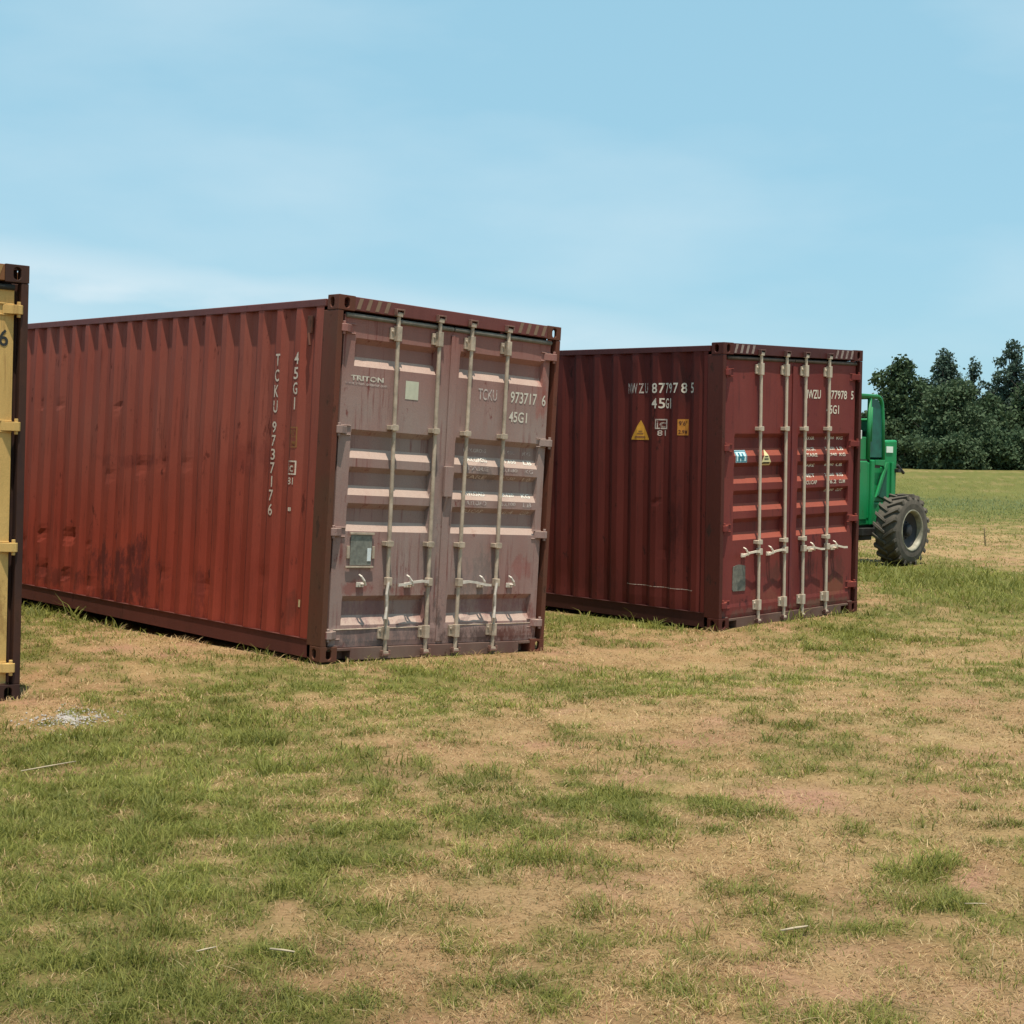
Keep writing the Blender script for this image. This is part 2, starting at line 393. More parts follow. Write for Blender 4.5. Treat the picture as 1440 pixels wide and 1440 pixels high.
def door_x(x, rx0, rx1):
    return max(0, min(1, (x-rx0)/.007, (rx1-x)/.007))
def door_leaf(mat, parent, x0, x1, recs, dents, rx, seed):
    z0, z1 = .11, H-.145
    bz, f = door_profile(recs, 0, z0, z1); rx0, rx1 = rx
    xs = sorted(set(np.round(np.arange(x0, x1, .055), 4)) | {x0, x1, rx0, rx0+.007, rx1-.007, rx1})
    zz = set(bz)
    for a, b_ in zip(bz[:-1], bz[1:]):
        k = max(1, int((b_-a)/.035)); zz |= {a+(b_-a)*i/k for i in range(k)}
    zs = sorted(zz); co = []
    for z in zs:
        for x in xs:
            y = YD+f(z)*door_x(x, rx0, rx1)
            e = max(0, min(1, (x-x0)/.05, (x1-x)/.05, (z-z0)/.05, (z1-z)/.05))
            y += e*((float(vnoise(x*3, z*3, seed))-.5)*.008+float(dents_np(x, z, dents)))
            if z < .25 and .04 < e: y -= .005
            co.append((x, y, z))
    nx = len(xs); nz_ = len(zs); mb = MB(); mb.v = co
    mb.f = [(i*nx+j, i*nx+j+1, (i+1)*nx+j+1, (i+1)*nx+j) for i in range(nz_-1) for j in range(nx-1)]
    loop = [j for j in range(nx)]+[i*nx+nx-1 for i in range(1, nz_)]+[(nz_-1)*nx+j for j in range(nx-2, -1, -1)]+[i*nx for i in range(nz_-2, 0, -1)]
    b0 = len(mb.v)
    for k in loop:
        x, y, z = mb.v[k]; mb.v.append((x, YD+.055, z))
    n = len(loop)
    for k in range(n): mb.f.append((loop[k], loop[(k+1) % n], b0+(k+1) % n, b0+k))
    mb.f = [tuple(f_) for f_ in mb.f]
    return mb.build('door', mat, parent)
# ---- lettering
_font_cache = {}
def glyphs(body):
    if body in _font_cache: return _font_cache[body]
    cu = bpy.data.curves.new('lettering', 'FONT'); cu.body = body; cu.fill_mode = 'BOTH'; cu.resolution_u = 3; cu.offset = .014
    o = bpy.data.objects.new('lettering', cu); COL.objects.link(o); dg = bpy.context.evaluated_depsgraph_get(); dg.update()
    me = bpy.data.meshes.new_from_object(o.evaluated_get(dg)); bpy.data.objects.remove(o); bpy.data.curves.remove(cu)
    v = [(q.co.x, q.co.y) for q in me.vertices]; f = [tuple(p.vertices) for p in me.polygons]; bpy.data.meshes.remove(me)
    xs = [q[0] for q in v]; ys = [q[1] for q in v]; x0, y0 = min(xs), min(ys); w_, h_ = max(xs)-x0, max(ys)-y0
    v = [((a-x0)/w_, (b_-y0)/h_) for a, b_ in v]
    _font_cache[body] = (v, f); return _font_cache[body]
class Decals:
    """collects flat 2D shapes (u right, v up as the reader sees them), cuts them at crease lines, maps them onto a panel"""
    def __init__(s): s.v = []; s.f = []
    def text(s, body, u, v, w_, h_, bold=0):
        gv, gf = glyphs(body); b0 = len(s.v)
        s.v += [(u+a*w_, v+q*h_) for a, q in gv]; s.f += [tuple(i+b0 for i in f) for f in gf]; return s
    def poly(s, pts):
        b0 = len(s.v); s.v += list(pts); s.f.append(tuple(range(b0, b0+len(pts)))); return s
    def rect(s, u0, v0, u1, v1): return s.poly([(u0, v0), (u1, v0), (u1, v1), (u0, v1)])
    def frame(s, u0, v0, u1, v1, t):
        return s.rect(u0, v0, u1, v0+t).rect(u0, v1-t, u1, v1).rect(u0, v0+t, u0+t, v1-t).rect(u1-t, v0+t, u1, v1-t)
    def build(s, name, mat, parent, fn, ucuts=(), vcuts=(), label=None):
        bm = bmesh.new(); vs = [bm.verts.new((a, b_, 0)) for a, b_ in s.v]
        for f in s.f:
            try: bm.faces.new([vs[i] for i in f])
            except ValueError: pass
        us = [a for a, _ in s.v]; ws = [b_ for _, b_ in s.v]
        for c in ucuts:
            if min(us) < c < max(us): bmesh.ops.bisect_plane(bm, geom=bm.verts[:]+bm.edges[:]+bm.faces[:], plane_co=(c, 0, 0), plane_no=(1, 0, 0))
        for c in vcuts:
            if min(ws) < c < max(ws): bmesh.ops.bisect_plane(bm, geom=bm.verts[:]+bm.edges[:]+bm.faces[:], plane_co=(0, c, 0), plane_no=(0, 1, 0))
        bmesh.ops.triangulate(bm, faces=bm.faces[:])
        for q in bm.verts: q.co = fn(q.co.x, q.co.y)
        me = bpy.data.meshes.new(name); bm.to_mesh(me); bm.free(); me.materials.append(mat)
        o = bpy.data.objects.new(name, me); COL.objects.link(o); o.parent = parent
        if label: o['label'] = label
        return o

def container(P, name_label, mats, cfg, group):
    root = empty('shipping_container', mat=P); tag(root, name_label, 'shipping container', group)
    mp_, md, mr, mrod, mdark, mfloor = mats['side'], mats['door'], mats['frame'], mats['rod'], mats['dark'], mats['rail']
    # corner castings
    for ix in (0, 1):
        for iy in (0, 1):
            for iz in (0, 1):
                mb = MB(); ow = 1 if ix else -1; oy = 1 if iy else -1; oz = 1 if iz else -1
                cx = W-.081 if ix else .081; cy = L-.089 if iy else .089; cz = H-.059 if iz else .059
                mb.ring((cx, cy+oy*.089, cz), (1,0,0), (0,0,1), (0,oy,0), .162, .118, .026, .042, .026)
                mb.ring((cx+ow*.081, cy, cz), (0,1,0), (0,0,1), (ow,0,0), .124, .118, .026, .040, .026)
                mb.ring((cx-ow*.0, cy, cz+oz*.059), (1,0,0), (0,1,0), (0,0,oz), .108, .124, .03, .05, .024)
                # closed back plates towards the box
                mb.box(*sorted((cx-ow*.081, cx-ow*.055)), cy-.063, cy+.063, cz-.057, cz+.057)
                mb.box(cx-.055, cx+.055, *sorted((cy-oy*.089, cy-oy*.065)), cz-.057, cz+.057)
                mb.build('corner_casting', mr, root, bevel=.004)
    # corner posts
    for ix in (0, 1):
        for iy in (0, 1):
            mb = MB(); fx = (lambda v: W-v) if ix else (lambda v: v); fy = (lambda v: L-v) if iy else (lambda v: v)
            poly = [(0.002, .002), (.052, .002), (.052, .075), (.10, .075), (.10, .16), (.06, .198), (.002, .198)]
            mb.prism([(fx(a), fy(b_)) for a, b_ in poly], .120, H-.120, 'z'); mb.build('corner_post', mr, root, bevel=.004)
    # rails
    for ix in (0, 1):
        f2 = (lambda a, b_: (W-b_, W-a)) if ix else (lambda a, b_: (a, b_))
        mb = MB(); mb.box(*f2(0.003, .063), .180, L-.180, H-.088, H-.028); mb.build('top_rail', mats['toprail'], root, bevel=.006)
        mb = MB(); mb.box(*f2(0.008, .012), .200, L-.180, .022, .158); mb.box(*f2(0.001, .060), .200, L-.180, .158, .163); mb.box(*f2(0.008, .050), .200, L-.18, .016, .022)
        mb.build('bottom_rail', mfloor, root)
    # front header with gusset plates
    mb = MB(); mb.box(.1622, W-.1622, .004, .09, H-.112, H-.004); mb.build('header', mats['toprail'], root, bevel=.005)
    for s0, sg in ((.175, 1), (W-.175, -1)):
        st = Decals()
        for k in range(4):
            a = s0+sg*k*.092; q = [(a, H-.100), (a+sg*.038, H-.100), (a+sg*.068, H-.012), (a+sg*.030, H-.012)]
            if sg < 0: q = [(a-.068, H-.100), (a-.030, H-.100), (a, H-.012), (a-.038, H-.012)]
            st.poly(q)
        st.build('hazard_stripes', mats['stripe'], root, lambda u, v: (u, .0022, v))
    # sill with fork pockets
    mb = MB(); mb.box(.30, W-.30, .012, .14, .005, .105); mb.box(.1622, .30, .012, .14, .082, .105); mb.box(W-.30, W-.1622, .012, .14, .082, .105)
    mb.box(.1622, .30, .12, .14, .005, .082); mb.box(W-.30, W-.1622, .12, .14, .005, .082)
    mb.box(.085, .1622, .012, .14, .1195, .126); mb.box(W-.1622, W-.085, .012, .14, .1195, .126)
    mb.build('door_sill', mats['sill'], root, bevel=.003)
    # rear end frame, rear wall, floor, roof
    mb = MB(); mb.box(.1622, W-.1622, L-.09, L-.004, H-.112, H-.004); mb.build('rear_header', mats['toprail'], root)
    mb = MB(); mb.box(.1622, W-.1622, L-.12, L-.004, .005, .15); mb.build('rear_sill', mr, root)
    xs = breaks(.10, W-.10, .35); mb = MB()
    for z in (.15, H-.112):
        for x in xs: mb.v.append((x, L-.02-.04*sect(x-.35), z))
    n = len(xs); mb.f = [(j, j+1, n+j+1, n+j) for j in range(n-1)]; mb.build('rear_wall', mp_, root, fix=False)
    mb = MB(); mb.box(.062, W-.062, .15, L-.13, .12, .155); mb.build('floor', mdark, root)
    mb = MB(); ys = breaks(.09, L-.09, .4)
    for x in (.064, W*.5, W-.064):
        for y in ys: mb.v.append((x, y, H-.028+(.006 if x == W*.5 else 0)-.018*sect(y-.4)))
    n = len(ys); mb.f = [(k*n+j, k*n+n+j, k*n+n+j+1, k*n+j+1) for k in range(2) for j in range(n-1)]; mb.build('roof', mp_, root, fix=False)
    for p_ in ('front', 'back'):
        pass
    mb = MB(); mb.box(.1, W-.1, .092, .19, H-.06, H-.03); mb.build('roof_plate', mp_, root)
    # sides
    spL = side_panel(mp_, root, cfg['off'], True, cfg.get('side_dents', ()), cfg['seed']); spR = side_panel(mp_, root, cfg['off'], False, (), cfg['seed']+5)
    # doors
    doors = []
    recs = cfg['recs']
    for k, (x0, x1) in enumerate(((.088, W/2-.012), (W/2-.008, W-.088))):
        rx = (cfg['rx'][0] if k == 0 else cfg['rx'][2], cfg['rx'][1] if k == 0 else cfg['rx'][3])
        d = door_leaf(md, root, x0, x1, recs, cfg.get('door_dents', ()), rx, cfg['seed']+20+k); doors.append(d)
        # gasket and frame tubes
        mb = MB(); mb.tube([(x0+.01, YD-.004, H-.150), (x1-.004, YD-.004, H-.150)], .020, 10); mb.build('gasket', mats['gasket'], d, smooth=True); mb = MB(); mb.tube([(x0+.006, YD+.006, .09), (x1-.004, YD+.006, .09)], .013, 8)
        mb.build('gasket', mats['gasket'], d, smooth=True)
        if k == 1:
            mb = MB(); mb.box(x0-.018, x0+.058, YD-.012, YD-.004, .13, H-.20); mb.build('overlap_strip', md, d, bevel=.002)
        # hinges
        for hz in cfg['hinges'][k]:
            sg = 1 if k == 0 else -1; bx = .0 if k == 0 else W
            mb = MB()
            mb.prism([(bx+sg*.040, -.004), (bx+sg*.052, -.016), (bx+sg*.085, -.018), (bx+sg*.165, YD-.006), (bx+sg*.165, YD+.004), (bx+sg*.09, YD+.004), (bx+sg*.05, .05), (bx+sg*.04, .03)], hz-.030, hz+.030, 'z')
            mb.tube([(bx+sg*.066, .004, hz-.052), (bx+sg*.066, .004, hz+.052)], .013, 10)
            mb.box(*sorted((bx+sg*.088, bx+sg*.20)), YD-.010, YD, hz-.040, hz-.032); mb.box(*sorted((bx+sg*.088, bx+sg*.20)), YD-.010, YD, hz+.032, hz+.040)
            mb.build('hinge', md if not cfg.get('hingemat') else cfg['hingemat'], d, bevel=.003)
    # lock rods
    for k, rx_ in enumerate(cfg['rods']):
        xb, xt = rx_; d = doors[0 if k < 2 else 1]; fx = lambda z: xb+(xt-xb)*(z-.2)/2.4
        mb = MB(); yc = YD-.036
        mb.tube([(fx(.05), yc, .05), (fx(2.80), yc, 2.80)], .0165, 12)
        for (za, zb) in ((2.585, 2.705), (.165, .27)):
            mb.box(fx(za)-.024, fx(za)+.024, yc-.022, yc+.030, za, zb)
        for zb in (2.80, .048):
            sgn = 1 if zb > 1 else -1
            mb.prism([(fx(zb)-.042, zb-.016*sgn), (fx(zb)+.024, zb-.02*sgn), (fx(zb)+.030, zb+.012*sgn), (fx(zb)-.018, zb+.018*sgn)], yc-.022, yc+.022, 'y')
        mb.build('lock_rod', mrod, d, smooth=False, bevel=.002)
        for zg in (2.64, .215):
            mb = MB(); mb.box(fx(zg)-.062, fx(zg)-.024, YD-.022, YD, zg-.045, zg+.05); mb.tube([(fx(zg)-.045, YD-.03, zg+.02), (fx(zg)-.045, YD, zg+.02)], .012, 8); mb.build('rod_bracket', mrod, d, bevel=.003)
        for zg in cfg['guides']:
            mb = MB(); mb.box(fx(zg)-.050, fx(zg)+.030, YD-.062, YD, zg-.018, zg+.018); mb.box(fx(zg)-.034, fx(zg)+.020, YD-.068, YD-.050, zg-.024, zg+.024); mb.build('rod_bracket', mrod, d, bevel=.003)
        for (zk, s1) in ((H-.075, 1), (.060, -1)):
            mb = MB(); x = fx(zk); mb.box(x-.045, x+.042, -.030, .004, zk+s1*.016-.006, zk+s1*.016+.006); mb.box(x-.045, x-.036, -.034, .004, zk-.030, zk+.018)
            mb.box(x+.030, x+.040, -.030, .004, zk-.022, zk+.018)
            mb.build('cam_keeper', mats['keeper'], root, bevel=.002)
        # handle and catch
        hz, mode, cxp = cfg['handles'][k]
        mb = MB(); x = fx(hz); mb.box(x-.026, x+.026, yc-.030, yc+.018, hz-.030, hz+.036); mb.build('handle_hub', mrod, d, bevel=.004)
        if mode in ('L', 'R'):
            sg = -1 if mode == 'L' else 1
            mb = MB(); pts = [(x+sg*.02, yc-.03, hz+.005), (x+sg*.09, yc-.036, hz+.012), (x+sg*.18, yc-.024, hz+.002), (x+sg*.28, yc-.03, hz-.018), (x+sg*.34, yc-.035, hz-.02)]
            for a, b_ in zip(pts[:-1], pts[1:]):
                ta = .014 if a is pts[0] else .011
                mb.add([(a[0], a[1]-.006, a[2]-ta), (a[0], a[1]+.006, a[2]-ta), (a[0], a[1]+.006, a[2]+ta), (a[0], a[1]-.006, a[2]+ta),
                        (b_[0], b_[1]-.006, b_[2]-.010), (b_[0], b_[1]+.006, b_[2]-.010), (b_[0], b_[1]+.006, b_[2]+.010), (b_[0], b_[1]-.006, b_[2]+.010)],
                       [(0,1,2,3), (4,7,6,5), (0,4,5,1), (1,5,6,2), (2,6,7,3), (3,7,4,0)])
            mb.build('handle', mats['handle'], d)
        else:
            mb = MB(); mb.tube([(x-.012, yc-.03, hz), (x-.03, yc-.034, hz-.10), (x-.018, yc-.03, hz-.2), (x-.03, yc-.034, hz-.30)], [.013, .011, .010, .014], 6); mb.build('handle', mats['handle'], d)
        mb = MB(); mb.box(cxp-.035, cxp+.035, YD-.012, YD, hz-.045, hz-.005)
        mb.tube([(cxp+.01, YD, hz-.02), (cxp+.02, YD-.055, hz-.02), (cxp+.0, YD-.062, hz+.01), (cxp-.024, YD-.056, hz+.045), (cxp-.030, YD-.03, hz+.058)], [.011, .012, .012, .010, .008], 6)
        mb.build('handle_catch', mats['handle'], d, bevel=.002)
    bz, fz = door_profile(recs, 0, .11, H-.145)
    def on_door(k, lift=.0025):
        rx0, rx1 = (cfg['rx'][0], cfg['rx'][1]) if k == 0 else (cfg['rx'][2], cfg['rx'][3])
        sd = cfg['seed']+20+k; x0, x1 = ((.088, W/2-.012), (W/2-.008, W-.088))[k]
        def fn(u, v):
            e = max(0, min(1, (u-x0)/.05, (x1-u)/.05, (v-.11)/.05, (H-.145-v)/.05))
            return (u, YD+fz(v)*door_x(u, rx0, rx1)+e*((float(vnoise(u*3, v*3, sd))-.5)*.008+float(dents_np(u, v, cfg.get('door_dents', ()))))-lift, v)
        return fn
    uc = breaks(.2, 3.0, cfg['off'])
    def on_side(lift=.0025):
        def fn(u, v):      # u = -y so that the reader standing beside the box reads left to right
            y = -u; return (.006+side_depth(y, cfg['off'], .2, L-.18)+(float(vnoise(y*1.7, v*1.3, cfg['seed']))-.5)*.012-lift, y, v)
        return fn
    return dict(root=root, doors=doors, side=spL, on_door=on_door, on_side=on_side, vcuts=list(np.arange(.2, 2.7, .033))+bz, ucuts=[-q for q in uc])

# ------------------------------------------------------------------ container A (left, faded)
letter = worn_white('faded_white_lettering', (.62, .55, .46), (.30, .17, .14), .3, 45)
letter_dim = worn_white('worn_white_lettering', (.52, .42, .38), (.26, .17, .16), .75, 30, 3)
letter_side = worn_white('side_white_lettering', (.62, .50, .40), (.20, .07, .05), .35, 50, 5)
dark_ink = plain('dark_ink', (.02, .02, .02), .6)
stripeA = worn_white('old_stripe_paint', (.22, .13, .08), (.16, .08, .06), .3, 20)
matsA = dict(side=paint('oxide_red_side', (.31, .056, .033), (.25, .044, .028), rust=(.09, .020, .014), rust_amt=.34, dust=(.27, .085, .06), dust_amt=.75, off=2, streak=.7, drips=.75, rough=.7, dustz=(1.2, 2.3), spec=.15,
    patches=[(3.2, .42, .85, .42, .8, (.085, .022, .02)), (1.1, 1.55, .45, .16, .3, (.13, .025, .02)), (4.6, .30, .8, .12, .55, (.08, .022, .018)), (3.1, 1.5, .9, .08, .4, (.12, .025, .02)), (.62, 1.75, .05, .3, .3, (.12, .06, .03)), (7.5, .5, 1.5, .3, .4, (.11, .028, .02)), (1.9, .35, .12, .25, .5, (.09, .02, .018)), (.45, .35, .10, .25, .5, (.10, .03, .02))]),
    door=paint('faded_dusty_door', (.30, .115, .095), (.25, .085, .07), rust=(.15, .030, .025), rust_amt=.22, dust=(.29, .215, .19), dust_amt=.93, off=5, streak=.45, pax=0, ledge_chalk_sun=(.50, .36, .29), drips=.8, patches=[(1.21, .42, .07, .35, .75, (.05, .038, .035)), (1.62, .70, .28, .30, .5, (.13, .11, .10)), (1.5, .17, .6, .09, .8, (.075, .045, .04)), (.6, .19, .6, .10, .6, (.10, .075, .075)), (1.1, 1.0, .12, .9, .4, (.17, .13, .12)), (2.1, .17, .3, .09, .8, (.12, .04, .03)), (.5, .40, .35, .12, .45, (.17, .07, .085)), (1.85, .42, .4, .12, .45, (.19, .06, .07)), (2.1, .75, .18, .12, .5, (.24, .07, .06)), (.32, .58, .22, .07, .6, (.22, .055, .045)), (.85, .55, .25, .06, .6, (.20, .05, .04)), (1.06, .4, .1, .3, .45, (.20, .06, .05)), (2.27, .35, .06, .25, .6, (.18, .04, .03)), (.5, .14, .5, .05, .5, (.10, .09, .09)), (1.65, 1.55, .22, .07, .5, (.13, .10, .09)), (2.28, 2.3, .12, .3, .5, (.30, .09, .07))], dustz=(3.25, 2.45), rough=.72, spec=.25),
    frame=paint('rusty_brown_frame', (.105, .048, .028), (.14, .036, .022), rust=(.055, .028, .018), rust_amt=.5, off=7, streak=.4, rough=.7),
    toprail=paint('purple_red_rail', (.17, .050, .045), (.14, .050, .042), rust_amt=.3, off=4, rough=.6),
    rail=paint('dark_bottom_rail', (.12, .034, .026), (.10, .03, .024), rust_amt=.4, off=6, rough=.7),
    sill=paint('grimy_sill', (.15, .075, .06), (.12, .06, .05), rust_amt=.4, off=8, rough=.75, dust=(.24, .18, .14), dust_amt=.5),
    rod=plain('dull_galvanised', (.42, .325, .245), .55, .32, 12, metal=.15), gasket=plain('weathered_gasket', (.17, .15, .125), .8, .3, 14),
    dark=plain('plywood_underside', (.05, .035, .025), .9), keeper=plain('rusted_keeper', (.20, .10, .075), .7, .35, 25), handle=plain('bare_handle', (.58, .50, .43), .5, .2, 25), stripe=stripeA)
recA = [(2.352, 2.575, .046), (1.622, 1.850, .046), (1.327, 1.553, .046), (1.038, 1.263, .046), (.285, .520, .046)]
cfgA = dict(off=.54, seed=3, recs=recA, rx=(.205, 1.055, 1.30, 2.275), rods=[(.635, .602), (1.060, 1.040), (1.39, 1.393), (1.814, 1.810)],
    hinges=[(2.64, 1.84, 1.03, .21), (2.62, 1.86, 1.045, .262)], guides=(1.885, .945),
    handles=[(.635, 'D', .37), (.63, 'L', .86), (.625, 'R', 1.66), (.622, 'D', 2.0)],
    side_dents=[(4.95, .70, .06, .035), (4.35, .72, .07, .045), (3.95, .66, .05, .02), (5.35, .60, .07, .02), (4.9, .35, .07, .03), (4.4, .33, .06, .03), (3.9, .28, .08, .025), (5.4, .38, .08, .02),
                (4.7, 2.02, .05, .02), (5.1, 2.03, .05, .02), (3.5, 2.0, .04, .02), (3.6, 1.35, .07, .02), (3.0, 1.45, .08, .02), (2.6, 1.5, .07, .018), (2.2, 1.5, .07, .015), (.9, .6, .1, .012), (1.8, .45, .08, .018), (2.5, .5, .07, .015), (2.0, .5, .12, .01), (1.2, 1.62, .1, .01)],
    door_dents=[(.42, .33, .04, .012), (.83, .34, .05, -.02), (.93, .33, .04, .02), (.76, .36, .04, .02), (1.5, .34, .06, -.02), (1.62, .33, .05, .02), (1.72, .36, .08, -.012), (2.06, .33, .03, .012), (1.62, 1.66, .06, -.02), (1.9, 1.36, .05, -.008), (.3, 2.40, .04, .008), (1.1, .6, .12, .006), (2.1, .8, .12, .006)])
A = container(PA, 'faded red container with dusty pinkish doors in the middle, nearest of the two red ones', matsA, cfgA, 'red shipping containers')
d0, d1 = A['doors']; f0, f1, fs = A['on_door'](0), A['on_door'](1), A['on_side'](); vc, uc = A['vcuts'], A['ucuts']
Decals().text('TCKU', 1.525, 2.185, .215, .098).build('registration_prefix', letter_dim, d1, f1, vcuts=vc)
Decals().text('973717', 1.90, 2.185, .315, .100).build('registration_number', letter, d1, f1, vcuts=vc); Decals().text('6', 2.278, 2.185, .045, .098).build('check_digit', letter, d1, f1, vcuts=vc)
Decals().text('45G1', 1.895, 2.020, .215, .092).build('size_code', letter, d1, f1, vcuts=vc)
Decals().text('TRITON', .178, 2.238, .325, .040).text('TRITON', .181, 2.240, .325, .040).rect(.182, 2.274, .212, 2.279).build('owner_name', letter, d0, f0, vcuts=vc)
Decals().text('www.tritoncontainer.com', .125, 2.205, .42, .022).build('web_address', letter_dim, d0, f0, vcuts=vc)
sticker = plain('pale_sticker', (.52, .50, .38), .5, .08)
Decals().rect(.735, 2.128, .872, 2.278).build('blank_sticker', sticker, d0, f0, vcuts=vc)
rows = [(1.735, 'MAX.GROSS', '32,500', 'KG', .032), (1.655, 'MAX.GROSS', '71,650', 'LB', .034), (1.580, 'TARE', '3,880', 'KG', .034), (1.510, 'TARE', '8,550', 'LB', .030),
        (1.362, 'PAYLOAD', '28,620', 'KG', .036), (1.285, 'PAYLOAD', '63,100', 'LB', .036), (1.215, 'CU.CAP.', '76.4', 'CU.M', .032)]
bright = worn_white('bright_lettering', (.80, .74, .64), (.4, .25, .2), .4, 70)
for i_, (z, a, b_, c, h_) in enumerate(rows):
    for body, u_, w_ in ((a, 1.43, .26), (b_, 1.86, .17), (c, 2.12, .10)):
        Decals().text(body, u_, z, w_, h_).build('weight_text', bright if i_ in (1, 4) else letter_dim, d1, f1, vcuts=vc)
# data plates
mb = MB(); mb.box(.258, .470, YD-.010, YD-.004, .765, 1.010); mb.build('data_plate', plain('grey_green_plate', (.17, .165, .14), .45, .3, 30), d0, bevel=.002)
for bx_ in ((.245, .485, YD-.020, YD-.006, 1.012, 1.030), (.215, .49, YD-.020, YD-.006, .745, .760), (.225, .250, YD-.014, YD, .82, .92), (.478, .50, YD-.014, YD, .82, .92)):
    mb = MB(); mb.box(*bx_); mb.build('plate_holder', matsA['rod'], d0, bevel=.002)
mb = MB(); mb.box(.425, .462, YD-.014, YD-.010, .80, .905); mb.build('small_plate', plain('bright_aluminium', (.75, .78, .8), .35, .1, metal=.3), d0)
mb = MB(); mb.box(1.175, 1.262, YD-.045, YD-.013, 1.345, 1.60); mb.prism([(YD-.045, 1.345), (YD-.013, 1.345), (YD-.013, 1.22)], 1.195, 1.215, 'x'); mb.build('lock_cover', matsA['door'], d1, bevel=.004)
mb = MB(); mb.tube([(.13, YD-.006, .252), (1.0, YD-.006, .255)], .005, 5); mb.tube([(1.0, YD-.006, .255), (1.02, YD-.006, .15)], .005, 5); mb.build('weld_bead', matsA['rod'], d0); mb = MB(); mb.tube([(1.34, YD-.006, .262), (2.30, YD-.006, .262)], .004, 5); mb.build('weld_bead', matsA['rod'], d1)
# side lettering, one letter under the other
dd = Decals()
for i_, ch in enumerate('TCKU'): dd.text(ch, -.812-.030, 2.345-i_*.128, .060, .100)
for i_, ch in enumerate('973717'): dd.text(ch, -.812-(.008 if ch == '1' else .030), 1.798-i_*.1125, (.016 if ch == '1' else .058), .092)
dd.build('vertical_number', letter_side, A['side'], fs, ucuts=uc)
Decals().text('6', -.842, 1.115, .058, .098).build('check_digit', letter_side, A['side'], fs, ucuts=uc)
dd = Decals()
for i_, ch in enumerate('45G1'): dd.text(ch, -.541-(.008 if ch == '1' else .030), 2.355-i_*.122, (.016 if ch == '1' else .060), .098)
dd.build('vertical_size_code', letter_side, A['side'], fs, ucuts=uc)
faded_orange = worn_white('faded_orange_sticker', (.26, .115, .03), (.2, .05, .03), .5, 20)
Decals().frame(-.605, 1.682, -.492, 1.848, .009).text('9\'6"', -.585, 1.78, .07, .045).text('2.9M', -.590, 1.70, .08, .035).rect(-.605, 1.765, -.492, 1.770).build('height_sticker', faded_orange, A['side'], fs, ucuts=uc)
Decals().frame(-.612, 1.460, -.487, 1.575, .012).text('i', -.588, 1.482, .010, .068).text('c', -.566, 1.484, .046, .050).text('c', -.569, 1.483, .052, .053).build('rail_code_mark', letter_side, A['side'], fs, ucuts=uc)
Decals().text('81', -.590, 1.380, .080, .058).build('rail_code_number', letter_side, A['side'], fs, ucuts=uc)
Decals().rect(-.560, 1.165, -.520, 1.195).build('paint_dab', letter_side, A['side'], fs, ucuts=uc)
Decals().rect(-.395, .40, -.370, .46).build('yellow_dab', plain('pale_yellow_dab', (.5, .38, .2), .6), A['side'], fs, ucuts=uc)
mb = MB(); mb.box(.004, .020, .36, .42, 2.60, 2.74); mb.tube([(.0, .39, 2.60), (-.004, .36, 2.50)], .012, 6); mb.build('lashing_bracket', matsA['frame'], A['root'], bevel=.002)

# ------------------------------------------------------------------ container B (right, darker)
letterB = worn_white('cream_lettering', (.72, .62, .50), (.25, .10, .08), .15, 60)
letterB2 = worn_white('cream_worn_lettering', (.55, .45, .38), (.22, .08, .07), .6, 40)
cream_rod = plain('cream_rod', (.52, .42, .32), .45, .12, 14)
matsB = dict(side=paint('maroon_side', (.130, .026, .020), (.10, .020, .016), rust=(.035, .014, .012), rust_amt=.34, off=12, streak=.55, drips=.6, rough=.7, spec=.15, patches=[(.62, 1.0, .10, .55, .6, (.05, .012, .011)), (.5, 2.5, .25, .25, .5, (.05, .02, .018)), (1.6, .35, .5, .2, .45, (.06, .014, .012)), (2.8, .8, .4, .5, .35, (.07, .015, .013))]),
    door=paint('maroon_door', (.175, .030, .028), (.14, .024, .023), rust=(.06, .02, .02), rust_amt=.24, dust=(.27, .07, .05), dust_amt=.3, off=15, streak=.5, drips=.7, ledge_chalk_sun=(.34, .085, .05), rough=.65, pax=0, patches=[(.95, .52, .22, .14, .6, (.09, .035, .025)), (1.62, .55, .16, .14, .65, (.06, .022, .02)), (2.05, .52, .2, .16, .55, (.09, .03, .02)), (2.0, .3, .3, .12, .5, (.24, .09, .045)), (.8, .3, .35, .10, .4, (.23, .08, .05)), (1.19, 1.2, .05, 1.2, .4, (.09, .03, .045)), (.6, .15, .7, .05, .6, (.16, .09, .07)), (1.8, .15, .7, .05, .6, (.14, .09, .06))]),  # orange ledge tone paints in sunlight on the red door
    frame=paint('dark_maroon_frame', (.10, .026, .018), (.075, .020, .015), rust=(.04, .02, .015), rust_amt=.5, off=17, rough=.65),
    toprail=paint('dark_maroon_rail', (.09, .026, .025), (.075, .022, .02), rust_amt=.3, off=14), rail=paint('dark_rail', (.065, .020, .017), (.055, .018, .015), rust_amt=.3, off=16, rough=.7),
    sill=paint('muddy_sill', (.13, .065, .05), (.11, .05, .04), rust_amt=.3, off=18, dust=(.19, .13, .10), dust_amt=.6, rough=.75), rod=cream_rod, gasket=plain('dark_gasket', (.085, .06, .045), .8, .3, 14),
    dark=matsA['dark'], keeper=plain('maroon_keeper', (.13, .06, .05), .7, .3, 25), handle=plain('cream_handle', (.70, .58, .46), .45, .15, 25), stripe=worn_white('pale_stripe_paint', (.30, .22, .19), (.12, .04, .04), .5, 25))
recB = [(1.758, 1.985, .046), (1.478, 1.690, .046), (1.195, 1.405, .046), (.900, 1.120, .046)]
